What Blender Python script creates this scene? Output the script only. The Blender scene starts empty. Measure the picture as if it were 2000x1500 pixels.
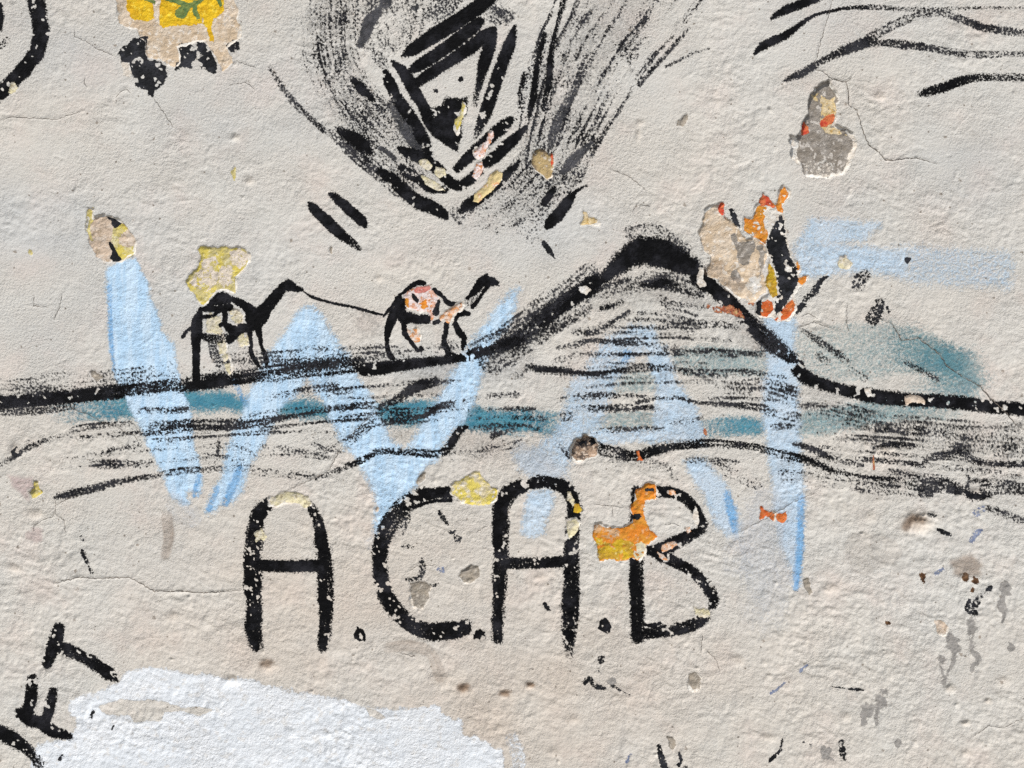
import bpy, math
import numpy as np

# ------------------------------------------------------------------ camera, sky, sun, exposure
# The wall stands in the XZ plane at Y = 0 and faces -Y.  Drawings on it are noted in millimetres
# on the wall: u to the right, v downwards, from a point 1 m left of centre and 2.1 m above ground.
TOPZ, CX = 2.10, 1000.0
sc = bpy.context.scene
cam_d = bpy.data.cameras.new('camera'); cam = bpy.data.objects.new('camera', cam_d)
sc.collection.objects.link(cam)
cam.location = (0.0, -2.60, TOPZ - 0.75); cam.rotation_euler = (math.radians(90), 0, 0)
cam_d.sensor_width = 36.0; cam_d.lens = 36.0 * 2.60 / 2.0; cam_d.clip_end = 200
sc.camera = cam

SUN_EL, SUN_AZ = math.radians(52), math.radians(-38)      # azimuth from the wall's normal towards its left end
sdir = np.array([math.sin(SUN_AZ) * math.cos(SUN_EL), -math.cos(SUN_AZ) * math.cos(SUN_EL), math.sin(SUN_EL)])
w = bpy.data.worlds.new('World'); sc.world = w; w.use_nodes = True
nt = w.node_tree; bg = nt.nodes['Background']
sky = nt.nodes.new('ShaderNodeTexSky'); sky.sky_type = 'NISHITA'; sky.sun_disc = False
sky.sun_elevation = SUN_EL; sky.sun_rotation = math.pi + SUN_AZ * -1.0
nt.links.new(sky.outputs[0], bg.inputs[0]); bg.inputs[1].default_value = 0.10
sun_d = bpy.data.lights.new('sun', 'SUN'); sun = bpy.data.objects.new('sun', sun_d); sc.collection.objects.link(sun)
sun_d.energy = 5.0; sun_d.angle = math.radians(0.8); sun_d.color = (1.0, 0.955, 0.90)
import mathutils
sun.rotation_euler = mathutils.Vector((-sdir[0], -sdir[1], -sdir[2])).to_track_quat('-Z', 'Y').to_euler()
vs = sc.view_settings; vs.view_transform = 'Standard'; vs.look = 'None'; vs.exposure = 0.06; vs.gamma = 1.0
vs.use_curve_mapping = False
sc.cycles.transparent_max_bounces = 32; sc.cycles.max_bounces = 3; sc.cycles.use_denoising = False

# ------------------------------------------------------------------ noise on the wall grid
STEP = 2.0
U0, V0, U1, V1 = -100.0, -100.0, 2100.0, 1600.0
NU, NV = int((U1 - U0) / STEP) + 1, int((V1 - V0) / STEP) + 1
gu = U0 + STEP * np.arange(NU); gv = V0 + STEP * np.arange(NV)
GU, GV = np.meshgrid(gu, gv)                              # [row v, column u]
rng = np.random.default_rng(7)
TAB = rng.random((256, 256)).astype(np.float32)

def vn(x, y, seed=0):
    """smooth value noise 0..1"""
    x = x + seed * 17.31; y = y + seed * 41.77
    xi = np.floor(x).astype(np.int64); yi = np.floor(y).astype(np.int64)
    fx = x - xi; fy = y - yi
    fx = fx * fx * fx * (fx * (fx * 6 - 15) + 10); fy = fy * fy * fy * (fy * (fy * 6 - 15) + 10)
    a = TAB[yi & 255, xi & 255]; b = TAB[yi & 255, (xi + 1) & 255]
    c = TAB[(yi + 1) & 255, xi & 255]; d = TAB[(yi + 1) & 255, (xi + 1) & 255]
    return (a + (b - a) * fx) * (1 - fy) + (c + (d - c) * fx) * fy

def rot(u, v, a):
    c, s = math.cos(a), math.sin(a)
    return u * c - v * s, u * s + v * c

def nz(u, v, wl, seed, a=0.5, sx=1.0):
    x, y = rot(u, v, a)
    return vn(x / (wl * sx), y / wl, seed) - 0.5

def smooth(a, b, x):
    t = np.clip((x - a) / (b - a), 0, 1); return t * t * (3 - 2 * t)

WOB = (nz(GU, GV, 34, 3, 0.2) * 7 + nz(GU, GV, 13, 4, 1.1) * 5 + nz(GU, GV, 6, 5, 0.7) * 4).astype(np.float32)
MOD = (vn(GU / 52 + 0.3 * GV / 52, GV / 38, 61) * 0.65 + vn(GU / 21, GV / 17, 62) * 0.35).astype(np.float32)
FLK = (0.75 * nz(GU, GV, 17, 31, 0.3) + 0.85 * nz(GU, GV, 8, 32, 1.3) + 0.85 * nz(GU, GV, 4.6, 33, 0.9)).astype(np.float32)

# ------------------------------------------------------------------ strokes and shapes on the wall
def S(pts, f=6.0, d=1.12, fl=0.0, st=0.10, wob=0.2):
    return dict(k='s', pts=pts, f=f, d=d, fl=fl, st=st, wob=wob)

def P(pts, f=4.0, d=1.12, fl=0.0, wob=0.8, hole=False):
    return dict(k='p', pts=pts, f=f, d=d, fl=fl, wob=wob, hole=hole)

def B(u, v, r, ry=None, **kw):
    """irregular blob"""
    ry = ry or r; n = 14
    q = []
    for k in range(n):
        a = 2 * math.pi * k / n
        m = 0.6 + 0.8 * float(vn(np.array(u * 0.13 + k * 0.71), np.array(v * 0.17 + 3.3), 9))
        q.append((u + r * m * math.cos(a), v + ry * m * math.sin(a)))
    kw.setdefault('wob', 0.35)
    return P(q, **kw)

def spline(pts, dflt):
    p = np.array([(q[0], q[1], q[2], q[3] if len(q) > 3 else dflt) for q in pts], float)
    if len(p) < 2: p = np.vstack([p, p + [[0.5, 0.5, 0, 0]]])
    out = []
    ext = np.vstack([2 * p[0] - p[1], p, 2 * p[-1] - p[-2]])
    for i in range(1, len(ext) - 2):
        a, b, c, e = ext[i - 1], ext[i], ext[i + 1], ext[i + 2]
        n = max(2, int(np.hypot(*(c - b)[:2]) / 7))
        for t in np.arange(n) / n:
            xy = 0.5 * ((2 * b) + (c - a) * t + (2 * a - 5 * b + 4 * c - e) * t * t + (3 * b - a - 3 * c + e) * t ** 3)
            xy[2:] = b[2:] + (c - b)[2:] * t
            out.append(xy)
    out.append(p[-1])
    return np.array(out)

def win(u0, v0, u1, v1):
    i0 = max(0, int((u0 - U0) / STEP)); i1 = min(NU, int((u1 - U0) / STEP) + 2)
    j0 = max(0, int((v0 - V0) / STEP)); j1 = min(NV, int((v1 - V0) / STEP) + 2)
    return (i0, i1, j0, j1) if i1 > i0 + 1 and j1 > j0 + 1 else None

def poly_sd(pts, u, v):
    """signed distance, positive inside"""
    n = len(pts); d = np.full(u.shape, 1e9); inside = np.zeros(u.shape, bool)
    for k in range(n):
        ax, ay = pts[k]; bx, by = pts[(k + 1) % n]
        ex, ey = bx - ax, by - ay
        t = np.clip(((u - ax) * ex + (v - ay) * ey) / (ex * ex + ey * ey + 1e-9), 0, 1)
        d = np.minimum(d, (u - ax - t * ex) ** 2 + (v - ay - t * ey) ** 2)
        cond = ((ay > v) != (by > v)) & (u < (bx - ax) * (v - ay) / (by - ay + 1e-12) + ax)
        inside ^= cond
    d = np.sqrt(d)
    return np.where(inside, d, -d)

def bounds(prims):
    a = []
    for q in prims:
        if q['k'] == 's':
            s = spline(q['pts'], q['d']); q['sp'] = s
            m = s[:, 2].max() / 2 + q['f'] + 6
            a.append((s[:, 0].min() - m, s[:, 1].min() - m, s[:, 0].max() + m, s[:, 1].max() + m))
        else:
            s = np.array(q['pts'], float); m = q['f'] + 8
            a.append((s[:, 0].min() - m, s[:, 1].min() - m, s[:, 0].max() + m, s[:, 1].max() + m))
    a = np.array(a)
    return a[:, 0].min(), a[:, 1].min(), a[:, 2].max(), a[:, 3].max()

def coverage(prims):
    """coverage field of a list of strokes and shapes on its window of the wall grid"""
    wd = win(*bounds(prims))
    if wd is None: return None
    i0, i1, j0, j1 = wd
    cov = np.full((j1 - j0, i1 - i0), -0.6, np.float32)
    mod = MOD[j0:j1, i0:i1]
    for q in prims:
        if q['k'] == 's':
            s = q['sp']; L = 0.0
            one = np.full(cov.shape, -0.6, np.float32)
            for a, b in zip(s[:-1], s[1:]):
                m = max(a[2], b[2]) / 2 + q['f'] + 6
                ww = win(min(a[0], b[0]) - m, min(a[1], b[1]) - m, max(a[0], b[0]) + m, max(a[1], b[1]) + m)
                ex, ey = b[0] - a[0], b[1] - a[1]; ln = math.hypot(ex, ey) + 1e-9
                if ww is not None:
                    x0, x1, y0, y1 = ww
                    u = GU[y0:y1, x0:x1]; v = GV[y0:y1, x0:x1]
                    t = np.clip(((u - a[0]) * ex + (v - a[1]) * ey) / ln ** 2, 0, 1)
                    dx = u - a[0] - t * ex; dy = v - a[1] - t * ey
                    dist = np.hypot(dx, dy)
                    side = ((u - a[0]) * ey - (v - a[1]) * ex) / ln
                    hw = (a[2] + (b[2] - a[2]) * t) / 2; dn = a[3] + (b[3] - a[3]) * t
                    c = np.minimum((hw - dist + WOB[y0:y1, x0:x1] * q['wob']) / q['f'] + 0.5, dn)
                    if q['st']:
                        c = c + q['st'] * 2.4 * (vn(side / 4.5 + 500, (L + t * ln) / 70.0 + 77, 6) - 0.5)
                    o = one[y0 - j0:y1 - j0, x0 - i0:x1 - i0]
                    np.maximum(o, c, out=o)
                L += ln
        else:
            u = GU[j0:j1, i0:i1]; v = GV[j0:j1, i0:i1]
            sd = poly_sd(q['pts'], u, v) + WOB[j0:j1, i0:i1] * q['wob']
            one = np.minimum(sd / q['f'] + 0.5, q['d']).astype(np.float32)
            if q['hole']:
                cov = np.minimum(cov, 1.1 - np.maximum(one, -0.6) * 1.7); continue
        if q['k'] == 's' and q['st'] >= 0.18:               # dry strokes take unevenly
            one = one + 0.40 * (mod - 0.60)
        if q['fl']:
            one = one - 2.2 * smooth(0.51 - q['fl'], 0.58 - q['fl'], FLK[j0:j1, i0:i1])
        cov = np.maximum(cov, one)
    return i0, j0, np.clip(cov, -0.6, 1.3)

# ------------------------------------------------------------------ the data of what is peeled (needed for the relief)
exec_patches = []
def PATCH(label, outline, mat, depth=1.8, rem=(), extra=None, f=4.0, wob=1.0, fl=0.0):
    exec_patches.append(dict(label=label, prims=[P(outline, f=f, wob=wob, fl=fl)] + list(extra or []), mat=mat, depth=depth, rem=rem))

PATCH('large peeled patch at the top edge showing old yellow and green paint',
      [(222,-60),(226,12),(230,25),(229,45),(245,52),(268,55),(270,72),(285,80),(283,100),(290,115),(310,116),(325,125),(340,132),(350,122),(349,105),(345,90),(360,85),(385,78),(400,80),(410,95),(420,110),(427,130),(433,140),(445,135),(458,118),(455,108),(448,104),(443,92),(450,82),(464,77),(466,60),(470,48),(465,44),(462,35),(466,20),(462,8),(455,-60)],
      'old_cream', 1.6, rem=[
        ('yellow_paint', 'old_yellow', [P([(246,-60),(247,12),(252,32),(262,38),(290,39),(302,36),(300,15),(304,-60)]),
            P([(308,-60),(312,30),(310,48),(318,54),(350,50),(375,46),(392,42),(394,28),(398,38),(400,45),(405,60),(410,78),(416,76),(412,55),(415,42),(425,32),(436,20),(436,-60)])]),
        ('green_paint', 'old_green', [S([(283,-4,8),(300,4,8)],f=3), S([(322,-4,9),(345,2,9),(370,12,9)],f=3), S([(372,8,8),(352,18,9),(347,28,11),(356,30,10),(366,18,7)],f=3),
            S([(380,4,9),(380,20,9),(386,33,8)],f=3), S([(396,-4,7),(382,8,7)],f=3), S([(425,-4,7),(430,8,6)],f=3)]),
        ('black_paint', 'worn_black', [P([(262,72),(288,70),(284,85),(283,105),(292,116),(312,116),(325,132),(325,150),(318,165),(305,171),(298,180),(297,188),(290,186),(288,175),(270,170),(262,166),(268,158),(258,145),(252,138),(246,122),(236,118),(230,102),(240,88)],f=6,fl=0.03)]),
        ('black_paint', 'worn_black', [P([(350,88),(370,85),(380,100),(378,115),(370,122),(372,132),(363,128),(352,130),(342,136),(343,126),(352,118)],f=6,fl=0.02)]),
        ('black_paint', 'worn_black', [P([(386,78),(398,82),(412,98),(420,112),(425,130),(425,142),(410,140),(395,132),(388,120),(395,108),(388,95)],f=6,fl=0.05)]),
        ('black_paint', 'worn_black', [P([(443,90),(455,80),(468,78),(466,95),(455,105),(445,98)],f=8,d=0.8)]),
        ('cream_paint', 'old_pale', [P([(240,124),(252,122),(258,140),(254,150),(240,146)],f=2)])])
PATCH('tall grey peeled patch with bare render and red scraps, beside a long crack',
      [(1608,158),(1620,155),(1624,170),(1633,182),(1638,195),(1635,215),(1632,235),(1628,243),(1640,250),(1652,250),(1662,258),(1672,272),(1670,285),(1660,300),(1655,320),(1645,338),(1620,346),(1600,348),(1575,345),(1565,335),(1566,320),(1560,315),(1545,310),(1543,300),(1547,285),(1541,275),(1543,265),(1555,265),(1565,262),(1566,240),(1573,225),(1577,215),(1578,195),(1582,182),(1592,178),(1598,165)],
      'bare_render', 3.6, rem=[
        ('ochre_paint', 'old_ochre', [P([(1585,185),(1600,185),(1615,195),(1632,190),(1636,215),(1625,240),(1620,248),(1640,255),(1655,262),(1640,262),(1620,258),(1607,248),(1603,235),(1608,215),(1605,200)],fl=0.06)]),
        ('red_paint', 'old_red', [P([(1631,220),(1630,235),(1615,243),(1606,245),(1604,236),(1615,228)])]),
        ('red_paint', 'old_red', [P([(1570,235),(1578,245),(1578,258),(1565,262),(1566,248)])]),
        ('white_paint', 'old_pale', [P([(1541,264),(1556,266),(1562,280),(1556,296),(1562,314),(1566,330),(1545,308)],fl=0.05), S([(1655,330,7),(1668,295,6),(1670,275,6),(1655,256,5)],f=3), S([(1575,343,8),(1605,345,8),(1640,338,8)],f=3,fl=0.1), B(1600,325,28,12,d=0.45,f=12)])])
PATCH('small tan and yellow peeled patch above the top of the blue W',
      [(165,410),(172,406),(179,410),(180,428),(190,423),(205,421),(220,424),(236,433),(243,436),(249,445),(253,450),(262,462),(264,472),(261,485),(262,495),(250,500),(243,507),(233,512),(215,512),(205,513),(195,505),(184,505),(180,492),(172,475),(170,465),(167,450),(170,438),(172,425),(165,418)],
      'old_tan', 1.6, rem=[
        ('yellow_paint', 'old_lemon', [P([(165,408),(180,408),(180,428),(173,438),(178,455),(183,470),(174,470),(167,450),(170,430)]), P([(222,440),(240,436),(250,447),(238,455),(228,475),(245,485),(262,482),(262,497),(245,505),(235,508),(226,490),(218,470)])]),
        ('black_paint', 'worn_black', [P([(203,420),(222,424),(238,434),(222,444),(220,428)],f=2)]),
        ('black_paint', 'worn_black', [P([(213,473),(219,478),(225,492),(234,511),(218,512),(212,505),(216,490)],f=2)]),
        ('black_paint', 'worn_black', [P([(169,468),(178,480),(184,505),(190,506),(176,492)],f=2)])])
PATCH('mottled yellow peeled patch above the hump of the rear camel',
      [(385,488),(390,480),(398,477),(405,482),(425,482),(440,480),(450,485),(465,482),(477,485),(485,495),(485,510),(478,522),(468,533),(460,540),(460,560),(459,574),(452,571),(444,566),(434,564),(422,567),(412,578),(403,590),(395,596),(385,585),(375,575),(368,565),(362,552),(365,540),(375,530),(385,520),(390,508),(392,500)],
      'old_lemon', 1.5, rem=[('pale_paint', 'old_speckled', [P([(395,508),(420,500),(424,512),(414,525),(425,535),(422,552),(405,572),(385,566),(368,552),(378,535),(392,520)],fl=0.04), P([(447,492),(465,486),(482,495),(482,512),(468,525),(456,515),(445,505)],fl=0.04), P([(432,520),(445,518),(455,530),(450,552),(436,560),(428,545)],fl=0.04)])])
PATCH('big cream peeled patch with bare grey spots beside the black flame',
      [(1370,428),(1380,414),(1394,402),(1408,400),(1414,424),(1426,430),(1440,442),(1448,456),(1460,464),(1490,470),(1498,484),(1500,504),(1494,520),(1494,550),(1500,572),(1488,578),(1476,590),(1468,592),(1450,584),(1436,576),(1420,562),(1400,550),(1382,540),(1380,526),(1388,510),(1389,498),(1376,490),(1370,472),(1364,456),(1368,440)],
      'old_cream', 2.2, rem=[
        ('bare_spot', 'bare_render', [P([(1432,472),(1472,470),(1472,488),(1464,500),(1464,515),(1452,520),(1443,512),(1440,490)])]),
        ('bare_spot', 'bare_render', [P([(1482,482),(1490,480),(1494,500),(1494,520),(1490,538),(1482,540),(1480,515),(1484,500)])]),
        ('bare_spot', 'bare_render', [P([(1431,531),(1440,528),(1450,540),(1445,548),(1434,545)])]),
        ('bare_spot', 'bare_render', [P([(1426,455),(1436,450),(1442,470),(1432,478)])]),
        ('white_paint', 'old_pale', [B(1474,556,14,17,f=8,d=0.8)]),
        ('brown_stain', 'rust_soft', [B(1398,526,16,14,f=14,d=0.4), B(1430,555,18,12,f=12,d=0.4)])])
PATCH('flame-shaped scrap of old orange, ochre and red paint',
      [(1453,425),(1470,428),(1476,408),(1482,392),(1490,376),(1502,384),(1514,400),(1518,392),(1524,370),(1532,364),(1541,378),(1534,395),(1530,416),(1534,430),(1540,484),(1552,504),(1562,506),(1563,528),(1560,542),(1570,536),(1580,540),(1573,556),(1562,560),(1556,580),(1556,600),(1545,618),(1528,630),(1517,633),(1508,620),(1498,620),(1482,616),(1474,610),(1474,592),(1488,580),(1500,574),(1496,552),(1497,525),(1500,504),(1498,484),(1492,474),(1478,465),(1465,460),(1453,452)],
      'old_pale', 1.4, rem=[
        ('orange_paint', 'old_orange', [P([(1453,425),(1470,428),(1478,408),(1484,402),(1495,408),(1492,425),(1490,440),(1500,455),(1496,470),(1492,478),(1478,465),(1465,460),(1453,452)],fl=0.04)]),
        ('red_paint', 'old_red', [P([(1480,395),(1490,378),(1502,385),(1515,402),(1510,408),(1500,396),(1488,402)],fl=0.16)]),
        ('orange_paint', 'old_orange', [P([(1503,390),(1515,404),(1519,394),(1525,370),(1532,366),(1540,378),(1532,395),(1529,416),(1520,410)],fl=0.06)]),
        ('ochre_paint', 'old_mustard', [P([(1502,505),(1512,525),(1518,550),(1520,576),(1510,582),(1500,570),(1494,552),(1497,525)])]),
        ('orange_paint', 'old_rust_orange', [P([(1488,590),(1500,585),(1511,590),(1511,608),(1498,618),(1484,615)],fl=0.04)]),
        ('orange_paint', 'old_rust_orange', [P([(1512,624),(1525,610),(1540,590),(1550,580),(1553,595),(1550,605),(1540,618),(1528,628),(1518,632)],fl=0.04)]),
        ('orange_paint', 'old_orange', [P([(1554,503),(1560,508),(1561,525),(1556,528)])]),
        ('orange_paint', 'old_orange', [P([(1558,545),(1570,537),(1579,540),(1572,555),(1562,557)],fl=0.05)]),
        ('black_paint', 'worn_black', [P([(1520,426),(1528,418),(1532,430),(1534,460),(1538,484),(1550,508),(1556,524),(1557,550),(1552,570),(1540,588),(1526,606),(1514,620),(1512,606),(1514,590),(1520,576),(1519,550),(1514,526),(1506,504),(1500,490),(1499,474),(1506,452)],f=7,fl=0.04)]),
        ('black_paint', 'worn_black', [P([(1475,590),(1490,580),(1488,595),(1484,614),(1476,610)],f=3)])])
PATCH('red scrap of old paint on the lip of the cream patch', [(1403,408),(1409,400),(1412,415),(1416,426),(1406,418)], 'old_red', 1.0)
PATCH('orange and yellow peeled patch over the stem of the letter B',
      [(1238,952),(1243,975),(1233,985),(1230,995),(1237,1008),(1235,1020),(1215,1030),(1200,1030),(1180,1028),(1170,1022),(1158,1025),(1157,1045),(1163,1065),(1168,1080),(1170,1095),(1195,1096),(1220,1095),(1235,1088),(1245,1094),(1258,1084),(1262,1066),(1275,1058),(1285,1048),(1272,1035),(1262,1018),(1258,1005),(1260,978),(1280,975),(1283,960),(1280,945),(1265,943),(1250,952)],
      'old_orange', 1.8, rem=[
        ('yellow_paint', 'old_mustard', [P([(1158,1048),(1172,1052),(1190,1058),(1215,1055),(1235,1058),(1240,1072),(1233,1088),(1218,1094),(1170,1094),(1164,1068)],fl=0.02,f=8)]),
        ('tan_paint', 'old_tan_orange', [P([(1158,1025),(1170,1024),(1182,1030),(1205,1033),(1212,1045),(1190,1052),(1172,1046),(1160,1044)],f=8,fl=0.04)]),
        ('cream_paint', 'old_pale_lemon', [P([(1240,1062),(1252,1056),(1262,1062),(1260,1080),(1246,1094),(1238,1085)],f=3,fl=0.06)]),
        ('black_paint', 'worn_black', [B(1243,1009,8,5,f=3)]), ('black_paint', 'worn_black', [S([(1262,957,6),(1275,957,5)],f=3,fl=0.05)])])
PATCH('yellow speckled peeled patch at the end of the letter C',
      [(880,950),(888,940),(905,935),(920,920),(938,917),(940,930),(950,940),(962,948),(972,958),(968,975),(955,985),(930,988),(905,982),(890,972),(878,962)],
      'old_lemon_speckled', 1.6)
PATCH('pale cream peeled patch over the top of the first letter A', [(525,975),(545,960),(560,958),(585,962),(605,970),(608,985),(595,995),(585,985),(555,982),(540,990),(527,988)], 'old_pale_lemon', 1.4)
PATCH('small pale yellow chip inside the first letter A', [(500,1042),(510,1035),(516,1042),(520,1050),(508,1054),(498,1062)], 'old_pale_lemon', 1.0)
PATCH('cream chip near the top of the second letter A', [(1105,958),(1114,962),(1121,972),(1125,985),(1118,990),(1108,980)], 'old_pale_lemon', 1.4)
PATCH('ochre chip on the second letter A', [(1121,984),(1130,983),(1131,999),(1121,999)], 'old_mustard', 1.2)
PATCH('long cream chip on the second letter A', [(1108,1018),(1125,1012),(1132,1022),(1125,1045),(1112,1052),(1107,1040)], 'old_pale_lemon', 1.4)
PATCH('pale yellow chip at the lower end of the letter B', [(1357,1188),(1365,1190),(1385,1192),(1387,1205),(1375,1207),(1365,1200),(1356,1202)], 'old_pale_lemon', 1.2)
PATCH('tan chip in the black ground line beyond the dune', [(1763,772),(1790,770),(1808,778),(1806,788),(1785,785),(1768,792)], 'old_tan', 1.4)
PATCH('round dark knocked-out hole at the start of the lower dune line', [(1125,860),(1140,850),(1160,855),(1170,870),(1165,890),(1150,898),(1125,902),(1114,890),(1118,875)], 'hole_brown', 6.0, rem=[('dark_core', 'worn_black', [B(1148,864,14,9,f=6,d=0.8,fl=0.1)])])
PATCH('small triangular ochre chip above the dune', [(1138,402),(1143,412),(1152,420),(1165,425),(1168,436),(1150,440),(1130,444),(1135,428)], 'old_ochre', 1.6)
PATCH('red-orange chip on the blue upright stroke', [(1483,985),(1495,990),(1515,1005),(1512,1018),(1495,1012),(1480,1022),(1482,1005)], 'old_rust_orange', 1.2)
PATCH('tiny red-orange chip near the edge of the blue upright', [(1520,1008),(1535,1000),(1537,1012),(1528,1022),(1520,1018)], 'old_rust_orange', 1.2)
PATCH('thin orange chip in the lower dune line', [(1243,879),(1250,877),(1254,898),(1245,899)], 'old_rust_orange', 1.2)
PATCH('olive yellow chip with a pink halo', [(65,940),(75,938),(77,952),(84,962),(75,972),(62,975),(57,962),(65,953)], 'old_lemon', 2.4)
PATCH('small pale chip on the blue bar', [(1633,512),(1650,500),(1666,515),(1660,526),(1640,526)], 'old_pale_lemon', 0.8)
PATCH('red, white and orange scrap on the hump of the front camel',
      [(787,576),(796,568),(810,561),(828,558),(842,554),(843,563),(847,568),(854,576),(860,582),(856,593),(851,608),(848,620),(842,632),(840,618),(834,608),(821,610),(810,606),(798,603),(791,597),(789,585)],
      'old_pink_white', 1.0, wob=0.4, rem=[
        ('red_paint', 'old_pinkish_red', [P([(807,568),(815,560),(828,558),(841,555),(842,566),(830,572),(812,573)],fl=0.03,wob=0.4)]),
        ('orange_paint', 'old_orange', [P([(787,583),(797,584),(798,602),(790,603)],wob=0.4), P([(818,595),(832,583),(838,600),(826,604)],fl=0.08,wob=0.4)]),
        ('black_paint', 'worn_black', [P([(800,568),(808,574),(818,585),(815,592),(806,585)],f=3,wob=0.4)])])
PATCH('orange and white scrap on the chest of the front camel', [(853,622),(875,605),(890,595),(902,590),(906,598),(900,605),(885,615),(878,632),(868,630),(860,628)], 'old_orange_white', 1.0, fl=0.05, wob=0.4)
PATCH('orange and white scrap between the hind legs of the front camel', [(793,638),(800,645),(815,640),(822,655),(820,668),(812,672),(802,660),(797,650)], 'old_orange_white', 0.8, fl=0.05, wob=0.4)
PATCH('cream scrap on the flank of the rear camel', [(401,620),(412,609),(421,613),(431,614),(432,626),(430,638),(438,650),(434,655),(420,653),(402,650),(402,635)], 'old_pale_lemon', 0.8, fl=0.09, wob=0.5)
PATCH('cream scrap on the shoulder of the rear camel', [(447,606),(456,602),(468,607),(475,616),(474,628),(465,636),(457,630),(448,618)], 'old_pale_lemon', 1.0, fl=0.05, wob=0.4)
PATCH('yellowish scrap behind the front legs of the rear camel', [(465,650),(480,648),(487,660),(487,675),(468,678),(463,665)], 'old_pale_lemon', 0.8, fl=0.05, wob=0.4)
PATCH('pale scrap below the belly of the rear camel', [(424,668),(440,662),(445,690),(452,710),(450,735),(440,722),(434,700),(428,690)], 'old_pale_lemon', 0.8, fl=0.05, wob=0.4)
PATCH('pink and white scrap on the lower triangle of the eye', [(955,258),(963,255),(966,268),(958,282),(950,292),(946,305),(935,312),(925,305),(926,295),(938,285),(948,275)], 'old_pink_white', 0.9, wob=0.4)
PATCH('white and red scrap under the eye', [(930,318),(942,316),(946,330),(938,345),(930,352),(922,345),(926,330)], 'old_pink_white', 0.9, wob=0.4)
PATCH('yellow and orange scrap at the lower tip of the eye', [(956,342),(970,332),(982,338),(980,352),(965,372),(950,382),(935,396),(924,394),(926,380),(940,368),(950,355)], 'old_ochre_orange', 1.0, wob=0.4)
PATCH('yellow and white scrap on the lower arm of the eye', [(822,310),(835,312),(845,322),(838,332),(825,328),(818,320)], 'old_pale_lemon', 0.9, wob=0.4)
PATCH('second yellow and white scrap on the lower arm of the eye', [(852,325),(868,330),(870,342),(858,348),(848,340)], 'old_pale_lemon', 0.9, wob=0.4)
PATCH('white scrap below the lower arm of the eye', [(822,342),(840,350),(858,360),(868,372),(852,370),(832,358)], 'old_pale_lemon', 0.9, wob=0.4)
PATCH('lemon sliver beside the pupil of the eye', [(903,198),(910,205),(906,225),(900,245),(893,262),(888,250),(886,235),(898,225)], 'old_lemon', 0.8, wob=0.4)
PATCH('brown hole with a red edge among the scribbles under the eye', [(1040,300),(1052,290),(1065,292),(1072,300),(1080,296),(1082,318),(1078,345),(1068,352),(1060,342),(1045,332),(1037,320)], 'old_ochre_brown', 2.5, wob=0.5, rem=[('red_paint', 'old_red', [P([(1074,296),(1081,296),(1081,318),(1077,325)])])])
PATCH('grey-brown chip inside the letter C with a curved scratch', [(800,1138),(830,1135),(842,1146),(838,1170),(825,1190),(808,1186),(802,1165)], 'grey_tan', 1.4)
PATCH('grey-brown chip beside the second letter A', [(898,1115),(920,1100),(935,1105),(938,1125),(920,1140),(905,1138),(895,1126)], 'grey_tan', 1.6)
PATCH('grey oval chip in the empty plaster under the letter B', [(1345,1316),(1358,1312),(1370,1325),(1368,1345),(1352,1350),(1343,1335)], 'grey_tan', 1.0)
PATCH('small brown-grey chip at the bottom edge', [(1305,1440),(1318,1438),(1324,1456),(1314,1470),(1302,1460)], 'grey_tan', 1.6)
PATCH('small grey chip between the two black dashes and the rope', [(642,473),(650,472),(653,486),(645,496),(640,488)], 'grey_tan', 1.2)
PATCH('small dark chip in the bare plaster between eye and crack', [(1336,222),(1344,224),(1345,238),(1335,250),(1323,246),(1326,234)], 'grey_tan', 1.6)
PATCH('pale brown chip among the grey drips', [(1822,1210),(1840,1208),(1852,1222),(1846,1240),(1832,1238),(1824,1226)], 'old_tan', 1.0)
PATCH('brown chip at the edge of the blue W above the letter C', [(825,922),(834,920),(830,935),(816,946),(812,942)], 'grey_tan', 1.4)
PATCH('tiny brown slot left of the letter C', [(735,985),(740,987),(738,999),(733,998)], 'old_tan', 1.4)
PATCH('grey flake in the ground line below the blue W', [(175,725),(185,727),(200,738),(190,744),(178,738)], 'grey_tan', 1.4)
PATCH('long brown chip at the foot of the blue upright', [(1568,1132),(1578,1130),(1588,1155),(1582,1166),(1570,1150)], 'grey_tan', 1.4)
PATCH('tiny lemon chip in the empty plaster at the height of the blue W top', [(58,488),(64,486),(66,494),(62,500),(58,496)], 'old_lemon', 0.8)
PATCH('thin lemon scratch in the empty plaster', [(456,318),(460,322),(459,345),(455,350),(453,345)], 'old_lemon', 0.6)
PATCH('white and yellow chip on the black ring', [(16,165),(28,160),(34,172),(24,184),(16,180)], 'old_pale_lemon', 1.2)

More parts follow.
